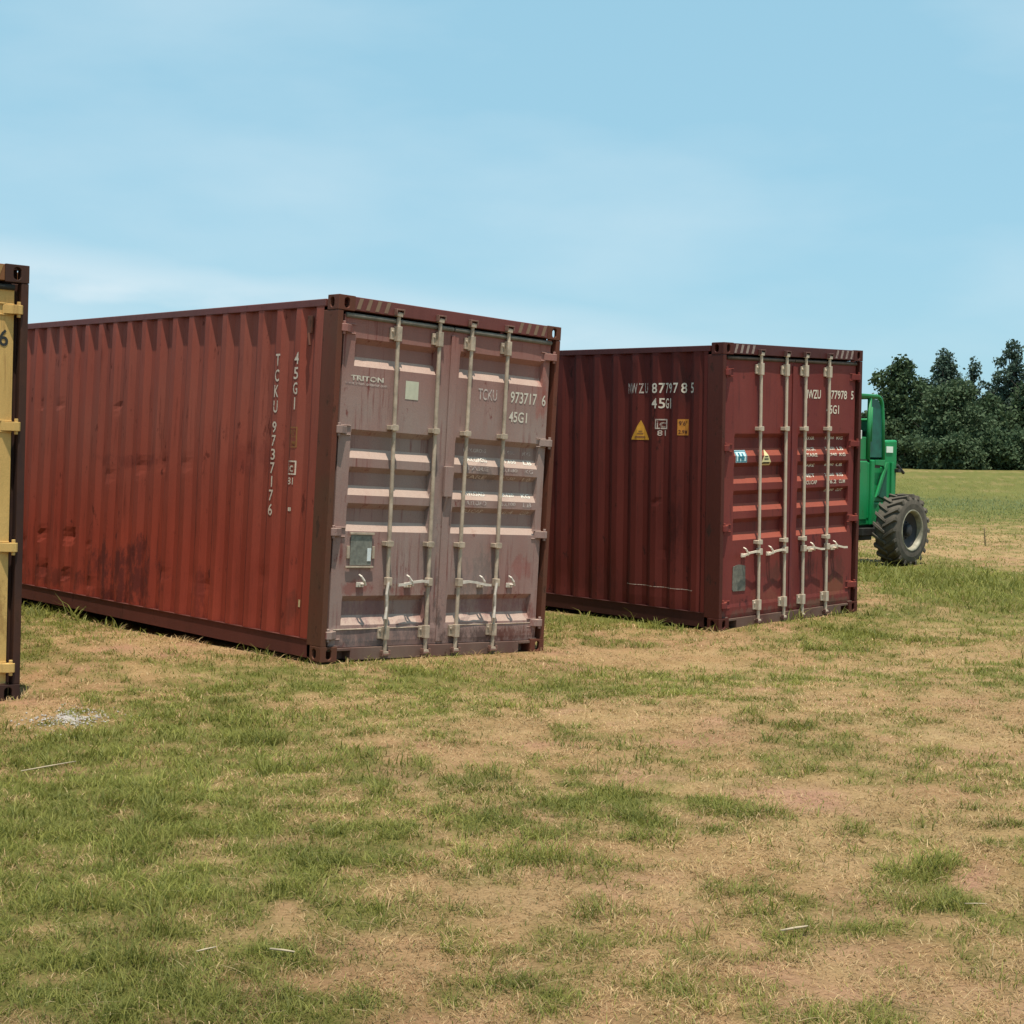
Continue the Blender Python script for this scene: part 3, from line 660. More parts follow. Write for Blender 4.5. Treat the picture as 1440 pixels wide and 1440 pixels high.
cfgB = dict(off=.90, seed=31, recs=recB, rx=(.235, 1.075, 1.31, 2.255), rods=[(.638, .614), (1.075, 1.048), (1.402, 1.384), (1.828, 1.808)],
    hinges=[(2.60, 1.84, 1.03, .25), (2.60, 1.87, 1.045, .31)], guides=(2.035, .868),
    handles=[(.765, 'L', .41), (.76, 'L', .83), (.76, 'R', 1.56), (.757, 'R', 1.98)],
    side_dents=[(.7, .9, .2, .008), (1.6, .5, .2, .01), (.85, 1.25, .03, .02), (.75, .75, .06, .015), (2.2, .4, .15, .01), (2.6, 1.2, .2, .008)], door_dents=[(.8, .5, .15, .01), (1.95, .6, .12, .012), (1.6, .5, .12, .01)])
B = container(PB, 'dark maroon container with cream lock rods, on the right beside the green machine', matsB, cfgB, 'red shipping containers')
d0, d1 = B['doors']; f0, f1, fs = B['on_door'](0), B['on_door'](1), B['on_side'](); vc, uc = B['vcuts'], B['ucuts']
for nm_, body, u_, w_ in (('registration_prefix', 'NWZU', 1.405, .300), ('registration_number', '877978', 1.835, .36), ('check_digit', '5', 2.275, .045)): Decals().text(body, u_, 2.355, w_, .094).build(nm_, letterB, d1, f1, vcuts=vc)
Decals().text('45G1', 1.815, 2.195, .235, .094).build('size_code', letterB, d1, f1, vcuts=vc)
for z, a, b_, c, h_ in [(1.915, 'MAX.GR.', '32,500', 'KG', .034), (1.800, 'MAX.GR.', '71,650', 'LB', .036), (1.735, 'TARE', '3,940', 'KG', .036), (1.625, 'TARE', '8,690', 'LB', .032), (1.515, 'NET', '28,560', 'KG', .036), (1.440, 'CU.CAP', '76.2', 'CU.M', .040), (1.350, '', '2,690', 'CU.FT', .030)]:
    for body, u_, w_ in ((a, 1.47, .20), (b_, 1.86, .17), (c, 2.08, .11)):
        if body: Decals().text(body, u_, z, w_, h_).build('weight_text', letterB, d1, f1, vcuts=vc)
Decals().rect(.262, 1.690, .445, 1.815).build('square_sticker', plain('white_blue_sticker', (.55, .72, .74), .4, .08), d0, f0, vcuts=vc)
Decals().frame(.266, 1.694, .441, 1.811, .010).rect(.30, 1.735, .405, 1.752).rect(.31, 1.755, .335, 1.79).rect(.365, 1.752, .39, 1.785).rect(.30, 1.708, .33, 1.735).rect(.35, 1.71, .40, 1.735).build('sticker_print', plain('teal_ink', (.02, .16, .22), .5), d0, A_f := B['on_door'](0, .004), vcuts=vc)
Decals().poly([(.672, 1.655), (.868, 1.655), (.770, 1.825)]).build('warning_triangle', plain('cream_triangle', (.70, .58, .30), .4, .08), d0, f0, vcuts=vc)
Decals().poly([(.705, 1.672), (.835, 1.672), (.822, 1.690), (.718, 1.690)]).rect(.735, 1.715, .805, 1.728).rect(.745, 1.742, .795, 1.752).build('triangle_print', dark_ink, d0, A_f, vcuts=vc)
mb = MB(); n = 10
pts = [(.245+.2*i_/9, .63+.018*math.sin(math.pi*i_/9)) for i_ in range(10)]+[(.452, .40), (.44, .375), (.25, .38), (.238, .40)]
mb.prism(pts, YD-.009, YD-.003, 'y'); mb.build('data_plate', plain('grey_plate', (.15, .14, .115), .5, .35, 25), d0)
def sp_text(dd, s_, us, v, h_):
    for ch, (a, b_) in zip(s_, us): dd.text(ch, -a, v, a-b_, h_)
    return dd
sp_text(Decals(), 'NWZU', ((1.303, 1.242), (1.233, 1.143), (1.130, 1.080), (1.068, 1.028)), 2.392, .105).build('owner_prefix', letterB2, B['side'], fs, ucuts=uc)
sp_text(Decals(), '8779785', ((.945, .873), (.855, .795), (.783, .748), (.742, .685), (.655, .591), (.560, .500), (.447, .386)), 2.392, .105).build('registration_number', letterB, B['side'], fs, ucuts=uc)
sp_text(Decals(), '45G1', ((.949, .873), (.855, .792), (.783, .742), (.722, .700)), 2.235, .105).build('size_code', letterB, B['side'], fs, ucuts=uc)
Decals().poly([(-1.225, 1.905), (-1.000, 1.905), (-1.105, 2.112)]).build('warning_triangle', plain('amber_triangle', (.62, .30, .035), .5, .12), B['side'], fs, ucuts=uc)
fs4 = B['on_side'](.004)
Decals().poly([(-1.175, 1.925), (-1.050, 1.925), (-1.062, 1.945), (-1.165, 1.945)]).rect(-1.14, 1.965, -1.08, 1.978).rect(-1.128, 1.99, -1.09, 2.0).build('triangle_print', faded_orange, B['side'], fs4, ucuts=uc)
Decals().frame(-.893, 2.020, -.757, 2.125, .014).text('i', -.868, 2.036, .014, .066).text('c', -.838, 2.038, .056, .052).text('c', -.842, 2.037, .062, .055).build('rail_code_mark', letterB2, B['side'], fs, ucuts=uc)
Decals().text('81', -.862, 1.950, .088, .058).build('rail_code_number', letterB2, B['side'], fs, ucuts=uc)
Decals().rect(-.590, 1.960, -.470, 2.125).build('height_sticker', plain('orange_sticker', (.50, .20, .03), .5, .15), B['side'], fs, ucuts=uc)
Decals().text('9\'6"', -.575, 2.060, .085, .046).text('2.9M', -.578, 1.975, .092, .040).build('height_print', plain('brown_ink', (.10, .03, .015), .5), B['side'], fs4, ucuts=uc)
Decals().rect(-1.28, .372, -.36, .378).build('scratch', letterB2, B['side'], fs, ucuts=uc)

# ------------------------------------------------------------------ container C (yellow, far left edge)
matsY = dict(side=paint('ochre_side', (.48, .27, .07), (.42, .22, .06), rust_amt=.3, off=22), door=paint('ochre_door', (.58, .37, .13), (.52, .32, .11), rust=(.2, .09, .03), rust_amt=.1, off=25, streak=.12, rough=.7, drips=.6, patches=[(2.25, .5, .12, .4, .5, (.2, .09, .03))], pax=0),
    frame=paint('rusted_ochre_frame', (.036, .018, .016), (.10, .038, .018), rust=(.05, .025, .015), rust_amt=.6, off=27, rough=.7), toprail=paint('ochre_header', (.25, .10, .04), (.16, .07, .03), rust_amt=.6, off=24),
    rail=paint('ochre_rail', (.30, .16, .05), (.2, .1, .04), rust_amt=.4, off=26), sill=paint('ochre_sill', (.14, .07, .04), (.1, .05, .03), rust_amt=.5, off=28), rod=plain('ochre_rod', (.45, .30, .12), .5), gasket=plain('black_gasket', (.03, .028, .025), .7),
    dark=matsA['dark'], keeper=plain('ochre_keeper', (.3, .17, .06), .6), handle=plain('ochre_handle', (.5, .34, .14), .5), stripe=worn_white('ochre_stripe', (.3, .16, .05), (.1, .05, .03), .4, 25))
cfgY = dict(off=.54, seed=61, recs=[(1.62, 1.85, .046), (1.33, 1.55, .046), (1.04, 1.26, .046)], rx=(.205, 1.055, 1.30, 2.275), rods=[(.62, .62), (1.05, 1.05), (1.39, 1.39), (1.81, 1.81)],
    hinges=[(2.60, 1.83, 1.03, .23), (2.60, 1.83, 1.03, .23)], guides=(1.98, .87), handles=[(.7, 'L', .41), (.7, 'L', .83), (.7, 'R', 1.6), (.7, 'R', 2.02)])
C = container(PY, 'yellow ochre shipping container cut off by the left edge, black digit on its door', matsY, cfgY, None)
Decals().text('6', W-.185, 2.355, .062, .112).build('check_digit', dark_ink, C['doors'][1], C['on_door'](1), vcuts=C['vcuts'])

# ------------------------------------------------------------------ green farm machine
green = paint('machine_green', (.003, .255, .072), (.003, .20, .058), rust=(.02, .06, .03), rust_amt=.15, dust=(.06, .21, .085), dust_amt=.5, off=41, streak=.5, rough=.55, spec=.3)
dgreen = plain('dark_green_steel', (.004, .085, .045), .5, .2)
blk = plain('greasy_black_steel', (.03, .027, .024), .6, .4, 14)
rubber = plain('dusty_tyre_rubber', (.095, .078, .060), .9, .35, 9)
rimm = plain('cream_wheel_rim', (.28, .25, .18), .55, .45, 8); darkhub = plain('dark_wheel_disc', (.022, .021, .024), .6, .3, 10)
tz = float(terrain(TRX, TRY))
tr = empty('telehandler', mat=Matrix.Translation((TRX, TRY, tz)) @ Matrix(((.72, .69, 0, 0), (-.69, .72, 0, 0), (0, 0, 1, 0), (0, 0, 0, 1))).to_4x4())
tag(tr, 'green farm loader with roll cab and big lugged tyre, half hidden behind the maroon container', 'farm machine')
def wheel(x_out, y, sgn):
    """x_out = outer sidewall, sgn = +1 when the outside faces +X"""
    R_, wd = .575, .40; o = (x_out, y, R_-.02); wm_ = MB()
    prof = [(0-.03, .30), (0, .34), (.004, .42), (-.01, .49), (-.035, .525), (-.07, .538), (-wd/2, .545), (-wd+.07, .538), (-wd+.035, .525), (-wd+.01, .49), (-wd-.004, .42), (-wd, .34), (-wd+.03, .30), (-.03, .30)]
    wm_.lathe(prof, o, (sgn, 0, 0), 56)
    nl = 20
    for k in range(nl):
        for side in (0, 1):
            a0 = 2*math.pi*(k+(.5 if side else 0))/nl
            # lug from shoulder to centre, swept back
            pts = [(-.004, a0-.11, .500), (-.012, a0-.10, .575), (-wd/2-.02, a0+.155, .580), (-wd/2-.02, a0+.155, .53)]
            pts2 = [(-.004, a0+.015, .500), (-.012, a0+.005, .575), (-wd/2-.02, a0+.235, .580), (-wd/2-.02, a0+.235, .53)]
            vs = []
            for (t, a, r_) in pts+pts2:
                if side: t = -wd-t
                vs.append((o[0]+sgn*t, o[1]+r_*math.cos(a), o[2]+r_*math.sin(a)))
            wm_.add(vs, [(0,1,2,3), (7,6,5,4), (0,4,5,1), (1,5,6,2), (2,6,7,3), (3,7,4,0)])
    t_ = wm_.build('tyre', rubber, None, bevel=.008)
    rm = MB(); rm.lathe([(-.012, .335), (.006, .325), (-.01, .300), (-.04, .290), (-.10, .280)], o, (sgn, 0, 0), 48); r_ = rm.build('rim', rimm, None, smooth=True, fix=True)
    hm = MB(); hm.lathe([(-.085, .281), (-.09, .25), (-.13, .15), (-.12, .10), (-.06, .09), (-.045, .06), (-.04, .001)], o, (sgn, 0, 0), 32)
    for k in range(8):
        a = 2*math.pi*k/8; hm.tube([(o[0]-sgn*.10, o[1]+.125*math.cos(a), o[2]+.125*math.sin(a)), (o[0]-sgn*.13, o[1]+.125*math.cos(a), o[2]+.125*math.sin(a))], .012, 6)
    hb = hm.build('hub', darkhub, None, smooth=False)
    wh = empty('wheel', (0, 0, 0)); wh.parent = tr
    for q in (t_, r_, hb): q.parent = wh
    return wh
wheel(0, 0, 1); wheel(-2.25, 0, -1); wheel(0, -2.75, 1); wheel(-2.25, -2.75, -1)
mb = MB()
mb.box(-1.62, -.64, -3.3, .58, .62, .98); mb.prism([(-3.3, .98), (-1.45, .98), (-1.45, 1.42), (-3.1, 1.30)], -1.55, -.66, 'x')
mb.box(-.72, -.625, -.70, -.34, .70, 1.64); mb.box(-.72, -.60, -.27, -.16, .62, 1.66); mb.box(-.70, -.63, -.34, -.27, .72, 1.62)
mb.box(-1.62, -.66, -.16, .56, .98, 1.55)
mb.build('chassis_body', green, tr, bevel=.02)
mb = MB(); mb.prism([(.18, 1.0), (.56, .96), (.58, 1.60), (.58, 1.99), (.20, 1.97), (.20, 1.60)], -1.5, -.635, 'x'); mb.build('engine_hood', green, tr, bevel=.03)
mb = MB(); mb.prism([(.19, 1.62), (.27, 1.62), (-.03, 1.10), (-.12, 1.06)], -.634, -.60, 'x'); mb.prism([(-.16, 1.66), (.14, 1.66), (.14, 1.56), (-.16, 1.58)], -.62, -.595, 'x'); mb.box(-.63, -.60, .36, .44, .96, 1.62); mb.build('side_brace', green, tr, bevel=.006)
mb = MB(); mb.prism([(.25, 1.50), (.0, 1.08), (.25, 1.02)], -.633, -.628, 'x'); mb.build('side_recess', dgreen, tr)
mb = MB(); mb.box(-.634, -.622, .22, .42, 1.78, 1.88); mb.build('white_sticker', plain('white_label', (.8, .85, .75), .5, .05), tr)
mb = MB(); mb.box(-.66, -.56, .50, .62, 1.46, 1.52); mb.tube([(-.60, .52, 1.58), (-.57, .60, 1.50), (-.57, .68, 1.45)], .026, 8); mb.build('tail_bracket', blk, tr, bevel=.006)
# cab: rounded frame tubes, roof, mesh side panel
cabp = []
def arc(cy, cz, r_, a0, a1, n=6): return [(cy+r_*math.cos(a0+(a1-a0)*i_/n), cz+r_*math.sin(a0+(a1-a0)*i_/n)) for i_ in range(n+1)]
side = [(.17, 1.66)]+[(.14, 2.3)]+arc(-.06, 2.50, .17, 0, math.pi/2)+[(-1.35, 2.66), (-1.52, 1.66)]
mb = MB()
for x in (-.66, -1.62): mb.tube([(x, a, b_) for a, b_ in side], .035, 8)
for (a, b_) in ((.14, 2.3), (-.06, 2.67), (-1.35, 2.66)): mb.tube([(-.66, a, b_), (-1.62, a, b_)], .03, 8)
mb.tube([(-.66, -.29, 1.66), (-.66, -.27, 2.64)], .035, 8); mb.tube([(-.66, -.22, 1.95), (-.66, -.21, 2.50)], .022, 6)
mb.build('cab_frame', green, tr, smooth=True)
mb = MB(); mb.prism([(-1.42, 2.655), (-.06, 2.655), (.03, 2.63), (.03, 2.66), (-.06, 2.70), (-1.42, 2.70)], -1.66, -.62, 'x'); mb.build('cab_roof', green, tr, bevel=.012)
mb = MB(); mb.prism([(-.25, 1.70), (.15, 1.70), (.115, 2.3), (.08, 2.5), (-.03, 2.62), (-.24, 2.63)], -.664, -.656, 'x'); mb.build('rear_side_panel', plain('dark_green_panel', (.006, .10, .065), .35, .3, 8), tr)
mb = MB(); mb.box(-1.60, -.70, .09, .12, 1.60, 2.28); mb.build('added_rear_sheet', dgreen, tr)  # added to close off the sky and keep the cab dark
mb = MB(); mb.prism([(-1.45, 1.66), (.12, 1.66), (.09, 2.3), (-.06, 2.62), (-1.30, 2.62)], -1.622, -1.612, 'x'); mb.build('added_far_sheet', dgreen, tr)  # added sheet that makes the view through the cab dark
mb = MB(); mb.box(-.70, -.67, -.92, -.33, 1.66, 2.02); mb.build('half_door', green, tr, bevel=.01)
mb = MB(); mb.box(-1.4, -.95, -.45, .0, 1.45, 1.62); mb.box(-1.4, -.95, -.08, .04, 1.6, 2.15); mb.build('seat', blk, tr, bevel=.04)
mb = MB(); mb.tube([(-1.2, -.95, 1.5), (-1.2, -.75, 2.0)], .025, 8)
mb.tube([(-1.2+.19*math.cos(t), -.75+.07*math.sin(t), 2.0+.18*math.sin(t)) for t in np.linspace(0, 2*math.pi, 17)], .016, 6); mb.build('steering_wheel', blk, tr, smooth=True)
mb = MB(); mb.box(-.72, -.66, -.8, .10, 1.52, 1.66); mb.build('cab_sill', blk, tr, bevel=.01)
mb = MB(); mb.box(-.64, -.55, -.72, -.66, 1.98, 2.12); mb.build('mirror', plain('mirror_face', (.7, .7, .65), .2, .1), tr, bevel=.01)
# underbody and axles
mb = MB(); mb.box(-1.6, -.68, -3.2, .5, .50, .625); mb.tube([(-2.2, 0, .54), (-.16, 0, .54)], .11, 12); mb.tube([(-2.2, -2.75, .54), (-.16, -2.75, .54)], .11, 12)
mb.box(-1.35, -.85, -.2, .2, .36, .72); mb.box(-1.35, -.85, -2.95, -2.55, .36, .72); mb.box(-.66, -.52, -.62, -.25, .46, .58); mb.build('axle_frame', blk, tr, bevel=.01)
mb = MB(); mb.prism([(.4, 1.95), (.45, 2.2), (-4.1, 1.25), (-4.1, 1.0)], -1.95, -1.70, 'x'); mb.build('boom', green, tr, bevel=.02)
mb = MB(); mb.box(-2.2, -.4, -4.25, -4.1, .5, 1.15)
for x in (-1.8, -.9): mb.box(x, x+.12, -5.3, -4.25, .48, .53)
mb.build('fork_carriage', blk, tr, bevel=.01)

# ------------------------------------------------------------------ trees
def leaf_mat(name, c1, c2):
    m, nt, b = new_mat(name, .75, .2)
    g_ = nt.nodes.new('ShaderNodeNewGeometry'); c = mixcol(nt, g_.outputs['Random Per Island'], c1, c2)
    n = ramp01(nt, nnoise(nt, .5, 2), .3, .7); c = mixcol(nt, nmath(nt, 'MULTIPLY', n, .45), c, c2)
    nt.links.new(c, b.inputs['Base Color'])
    tr_ = nt.nodes.new('ShaderNodeBsdfTranslucent'); nt.links.new(c, tr_.inputs[0]); mx = nt.nodes.new('ShaderNodeMixShader'); mx.inputs[0].default_value = .25
    nt.links.new(b.outputs[0], mx.inputs[1]); nt.links.new(tr_.outputs[0], mx.inputs[2]); nt.links.new(mx.outputs[0], nt.nodes['Material Output'].inputs[0]); return m
leafA = leaf_mat('dark_leaves', (.034, .062, .034), (.085, .12, .055)); leafB = leaf_mat('blue_green_leaves', (.042, .075, .060), (.085, .12, .08)); leafC = leaf_mat('olive_leaves', (.042, .074, .034), (.10, .135, .070))
bark = plain('bark', (.07, .055, .045), .9, .3, 3)
def leaf_cloud(blob_list, per, size):
    """leaf-sized quads through the outer volume of uneven clumps"""
    P = []
    for (cx, cy, cz, r_, dens) in blob_list:
        n = int(per*dens*r_**2)
        d = rng.normal(size=(n, 3)); d /= np.linalg.norm(d, axis=1)[:, None]
        rad = r_*(.45+.62*rng.random(n)**.6)*(1+.35*(vnoise(d[:, 0]*3+cx*5, d[:, 1]*3+d[:, 2]*2.3+cz, 5)-.5))
        q = d*rad[:, None]*np.array([1, 1, .8])*(1+.16*rng.normal(size=(n, 1)))+np.array([cx, cy, cz]); P.append(q)
    P = np.concatenate(P); n = len(P)
    nrm = rng.normal(size=(n, 3))+np.array([0, 0, .5]); nrm /= np.linalg.norm(nrm, axis=1)[:, None]
    t = np.cross(nrm, rng.normal(size=(n, 3))); t /= np.linalg.norm(t, axis=1)[:, None]; bt = np.cross(nrm, t)
    s = size*(.55+.9*rng.random(n))[:, None]
    co = np.stack([P-t*s-bt*s*.5, P+t*s*.2-bt*s*.8, P+t*s+bt*s*.4, P-t*s*.3+bt*s*.7], 1).reshape(-1, 3)
    return co, np.arange(n*4).reshape(-1, 4)
def tree(name, label, x, y, h, wd, leaf, blobs_n, bare=0., low=.0, group='trees along the far field edge', lean=0, per=235, gaps=0.): # per = leaves per square metre of clump
    z = float(terrain(x, y))-.1; root = empty(name, (x, y, z)); tag(root, label, 'tree', group)
    mb = MB(); r0 = h*.022
    trunk = [(lean*t*t*h*.1+random.uniform(-.08, .08)*t*3, random.uniform(-.08, .08)*t*3, h*t) for t in np.linspace(0, .9, 8)]
    mb.tube(trunk, [r0*(1.1-.95*i_/7) for i_ in range(8)], 7)
    bl = []
    blobs_n = int(blobs_n*1.25)
    for k in range(blobs_n):
        t = (k+.5)/blobs_n; zc = h*(low+.12+(.93-low-.12)*t); env = max(.25, 1-(2*t-.95)**2*.62)
        if gaps: env *= 1-gaps*.6*abs(math.sin(k*2.4))
        a = k*2.4+random.uniform(-.5, .5); rad = wd*.5*env*random.uniform(.35, 1.15)
        cx = lean*t*t*h*.1+rad*math.cos(a)*.75; cy = rad*math.sin(a)*.75; br = wd*(.18 if gaps else .20)*random.uniform(.65, 1.25)*(.6+.5*env)
        bl.append((cx, cy, min(zc, h-br*.7), br, 1-bare))
        k2 = max(1, int(t*6)); base = trunk[min(7, max(1, int((zc/h-.15)/.9*7)))]
        mb.tube([base, ((base[0]+cx)/2, (base[1]+cy)/2, (base[2]+zc)/2+.3), (cx, cy, zc)], [r0*.4, r0*.28, r0*.1], 5)
        for q in range(2):
            b_ = random.uniform(0, 6.28); mb.tube([(cx*.6, cy*.6, zc-.5), (cx+br*1.15*math.cos(b_), cy+br*1.15*math.sin(b_), zc+br*random.uniform(.4, 1.3))], [r0*.16, r0*.04], 4)
    bl.append((lean*h*.1, 0, h-wd*.10, wd*.13, 1-bare))
    if not gaps: bl.append((0, 0, h*.38, wd*.30, .7))
    mb.build('trunk', bark, root, smooth=True)
    co, q = leaf_cloud(bl, per, .19 if not gaps else .15); me = np_mesh('crown', co, q); me.materials.append(leaf); o = bpy.data.objects.new('crown', me); COL.objects.link(o); o.parent = root
    return root
def at(u, dist): return ((u-720)/FPX*dist, dist)
TD = 180
trees = [
 ('broadleaf_tree', 'rounded dark tree at the left end of the tree line, behind the green cab', 1262, TD, 13.1, 6.6, leafA, 22, 0, 0, 0, 0),
 ('broadleaf_tree', 'tall open-topped tree with sky gap in its crown, second from the left', 1322, TD+6, 14.6, 6.0, leafB, 26, .1, .30, 0, .75),
 ('broadleaf_tree', 'broad olive-green tree in front of the open-topped one, round crown', 1338, TD-12, 9.6, 8.0, leafC, 24, 0, 0, 0, 0),
 ('sparse_tree', 'half bare thin tree with upright limbs showing sky between its leaves', 1364, TD+10, 14.0, 3.8, leafB, 18, .35, .35, 0, .9),
 ('broadleaf_tree', 'leafy slanting tree top just right of the half bare tree', 1384, TD+8, 12.0, 3.6, leafB, 16, .15, .2, 1.0, .4),
 ('conifer_tree', 'tallest dark tree with ragged narrow top near the right edge', 1418, TD+2, 15.4, 5.6, leafB, 28, .0, .05, 0, .6),
 ('broadleaf_tree', 'dark tree filling the space under the half bare one', 1385, TD-4, 8.6, 7.0, leafA, 20, 0, 0, 0, 0),
 ('broadleaf_tree', 'dark green tree cut off by the right edge of the picture', 1455, TD-4, 10.8, 7.4, leafA, 22, 0, 0, 0, 0),
 ('broadleaf_tree', 'lower dark tree between the leftmost one and the olive one', 1293, TD+4, 10.2, 6.0, leafA, 18, 0, 0, 0, 0),
 ('broadleaf_tree', 'dark tree hidden for the most part by the green machine', 1215, TD+14, 7.0, 5.5, leafA, 14, 0, 0, 0, 0),
 ('broadleaf_tree', 'tree standing just outside the right edge', 1520, TD+2, 12.8, 8.0, leafC, 22, 0, 0, 0, 0)]
# a ragged foot of shrubs follows the row
for (nm, lb, u, d, h, wd, lf, nb, bare, low, lean, gaps) in trees:
    x, y = at(u, d); tree(nm, lb, x, y, h, wd, lf, nb, bare, low, lean=lean, gaps=gaps)
for i_, (u, d, h, wd, lf, lb) in enumerate([(1292, TD-14, 4.2, 5.0, leafA, 'low dark shrub at the foot of the lower dark tree'), (1322, TD-20, 4.6, 4.6, leafC, 'olive shrub at the foot of the broad olive tree'), (1352, TD-18, 4.0, 5.0, leafC, 'pale olive shrub bulging into the field'),
        (1384, TD-16, 4.6, 5.4, leafA, 'dark shrub right of the pale olive shrub'), (1418, TD-14, 4.4, 6.0, leafA, 'dark shrub at the foot of the tallest tree'), (1450, TD-14, 4.8, 6.0, leafA, 'shrub cut off by the right edge'), (1268, TD-12, 4.4, 4.6, leafA, 'dark shrub right behind the machine')]):
    x, y = at(u, d); z = float(terrain(x, y)); root = empty('shrub', (x, y, z)); tag(root, lb, 'shrub', 'shrubs at the foot of the trees')
    bl = [(random.uniform(-.35, .35)*wd, random.uniform(-.3, .3)*wd, random.uniform(.15, .8)*h, wd*random.uniform(.18, .27), 1.) for _ in range(9)]+[(k*wd*.22, 0, .5, wd*.2, 1.) for k in (-1.6, -.5, .5, 1.6)]
    co, q = leaf_cloud(bl, 260, .17); me = np_mesh('foliage', co, q); me.materials.append(lf); o = bpy.data.objects.new('foliage', me); COL.objects.link(o); o.parent = root
    mb = MB()
    for k in range(4): mb.tube([(k*.2-.3, 0, 0), (k*.5-.8, 0, h*.6)], [.06, .02], 5)
    mb.build('stem', bark, root)

# ------------------------------------------------------------------ grass: blades as one mesh
def inside(x, y, pad=0.):
    r_ = np.zeros(len(x), bool)
    for P in (PA, PB, PY):
        o = P.translation; a = P.to_3x3().col[0]; yaw = math.atan2(a[1], a[0]); dx, dy = x-o[0], y-o[1]
        u = dx*math.cos(yaw)+dy*math.sin(yaw); v = -dx*math.sin(yaw)+dy*math.cos(yaw)
        r_ |= (u > -pad) & (u < W+pad) & (v > -pad) & (v < L+pad)
    return r_
def blades(name, bands, half, hscale=1., colfn=None, wscale=1.):
    XS = []; YS = []
    for (r0, r1, dens) in bands:
        n = int(half*(r1**2-r0**2)*dens); a = rng.uniform(-half, half, n); r_ = np.sqrt(rng.uniform(r0**2, r1**2, n)); XS.append(r_*np.sin(a)); YS.append(r_*np.cos(a))
    x = np.concatenate(XS); y = np.concatenate(YS)
    # clumping
    k = vnoise(x*9, y*9, 101)*.6+vnoise(x*28, y*28, 103)*.4
    keep = (rng.random(len(x)) < np.clip(.35+1.3*(k-.3), .15, 1)) & ~inside(x, y, .02); x = x[keep]; y = y[keep]
    G, D = fields(x, y); keep = rng.random(len(x)) > D*.72; x, y, G, D = x[keep], y[keep], G[keep], D[keep]
    n = len(x); r_ = np.hypot(x, y); z = terrain(x, y)-.004
    kk = vnoise(x*5, y*5, 107)
    isg = rng.random(n) < np.clip(G*1.15-.06, .04, .97)
    hgt = np.where(isg, .014+.028*rng.random(n)**1.7, .008+.024*rng.random(n)**1.8)*(.65+.7*kk)*(.75+.5*G)*hscale
    # taller ones along the container feet and in the lush strip by the machine
    lush = np.clip(blobs([(1320,815,190,38,1.), (1280,700,200,30,1.2), (860,862,110,9,.8), (60,858,80,14,.8)], x, y), 0, 1.2)
    hgt *= (1+1.5*lush*(.4+.6*kk))*(1+1.3*np.clip((fbm(x*3.3, y*3.3, 111, 3)-.58)*6, 0, 1)*isg)
    near_box = inside(x, y, .12); hgt *= np.where(near_box, 1.2+2.6*np.clip(fbm(x*4, y*4, 121, 3)-.38, 0, 1)*2, 1)
    lean = np.where(isg, .5+1.2*rng.random(n), .8+2.2*rng.random(n)**1.2); az = rng.uniform(0, 2*math.pi, n)
    wid = (.0009+.0011*rng.random(n))*np.clip(r_/4.5, .9, 9)**.85*wscale
    wa = az+math.pi/2+rng.normal(0, .5, n); wx, wy = np.cos(wa)*wid, np.sin(wa)*wid
    ln = hgt; dx, dy = np.cos(az)*lean*ln, np.sin(az)*lean*ln
    b = np.stack([x, y, z], 1)
    wv = np.stack([wx, wy, np.zeros(n)], 1)
    mid = b+np.stack([dx*.42, dy*.42, ln*.62], 1); tip = b+np.stack([dx, dy, ln*np.clip(1.05-.12*lean, .6, 1)], 1)
    co = np.stack([b-wv, b+wv, mid+wv*.8, mid-wv*.8, tip], 1).reshape(-1, 3)
    base = np.arange(n)*5; quads = np.stack([base, base+1, base+2, base+3], 1); tris = np.stack([base+3, base+2, base+4], 1)
    t = rng.random(n)[:, None]; u = rng.random(n)[:, None]
    cg = (np.array([.10, .118, .020])*(1-t)+np.array([.27, .255, .060])*t); cd = (np.array([.30, .18, .075])*(1-t)+np.array([.56, .40, .21])*t)
    cd = cd*(1-.25*(u < .25)); tone = (.50+.55*fbm(x*1.6, y*1.6, 91, 3)+.55*fbm(x*11, y*11, 95, 3))[:, None]
    c = np.where(isg[:, None], cg, cd)*tone
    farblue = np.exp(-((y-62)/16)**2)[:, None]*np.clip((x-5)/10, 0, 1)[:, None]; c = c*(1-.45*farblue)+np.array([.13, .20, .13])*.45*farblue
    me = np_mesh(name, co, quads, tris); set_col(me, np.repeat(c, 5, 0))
    return me
gm, ntg, bb = new_mat('grass_blades', .6, .25)
ag = ntg.nodes.new('ShaderNodeAttribute'); ag.attribute_name = 'tint'; ntg.links.new(ag.outputs[0], bb.inputs['Base Color'])
trn = ntg.nodes.new('ShaderNodeBsdfTranslucent'); ntg.links.new(ag.outputs[0], trn.inputs[0]); mxs = ntg.nodes.new('ShaderNodeMixShader'); mxs.inputs[0].default_value = .4
ntg.links.new(bb.outputs[0], mxs.inputs[1]); ntg.links.new(trn.outputs[0], mxs.inputs[2]); ntg.links.new(mxs.outputs[0], ntg.nodes['Material Output'].inputs[0])
me = blades('meadow_grass', [(3.2, 5.0, 22000), (5.0, 7.5, 12500), (7.5, 11, 6200), (11, 16, 2600), (16, 24, 1000), (24, 38, 330), (38, 70, 80), (70, 120, 16)], .50)
me.materials.append(gm); go2 = bpy.data.objects.new('meadow_grass', me); COL.objects.link(go2); tag(go2, 'short patchy green and straw coloured meadow grass', 'grass', kind='stuff')
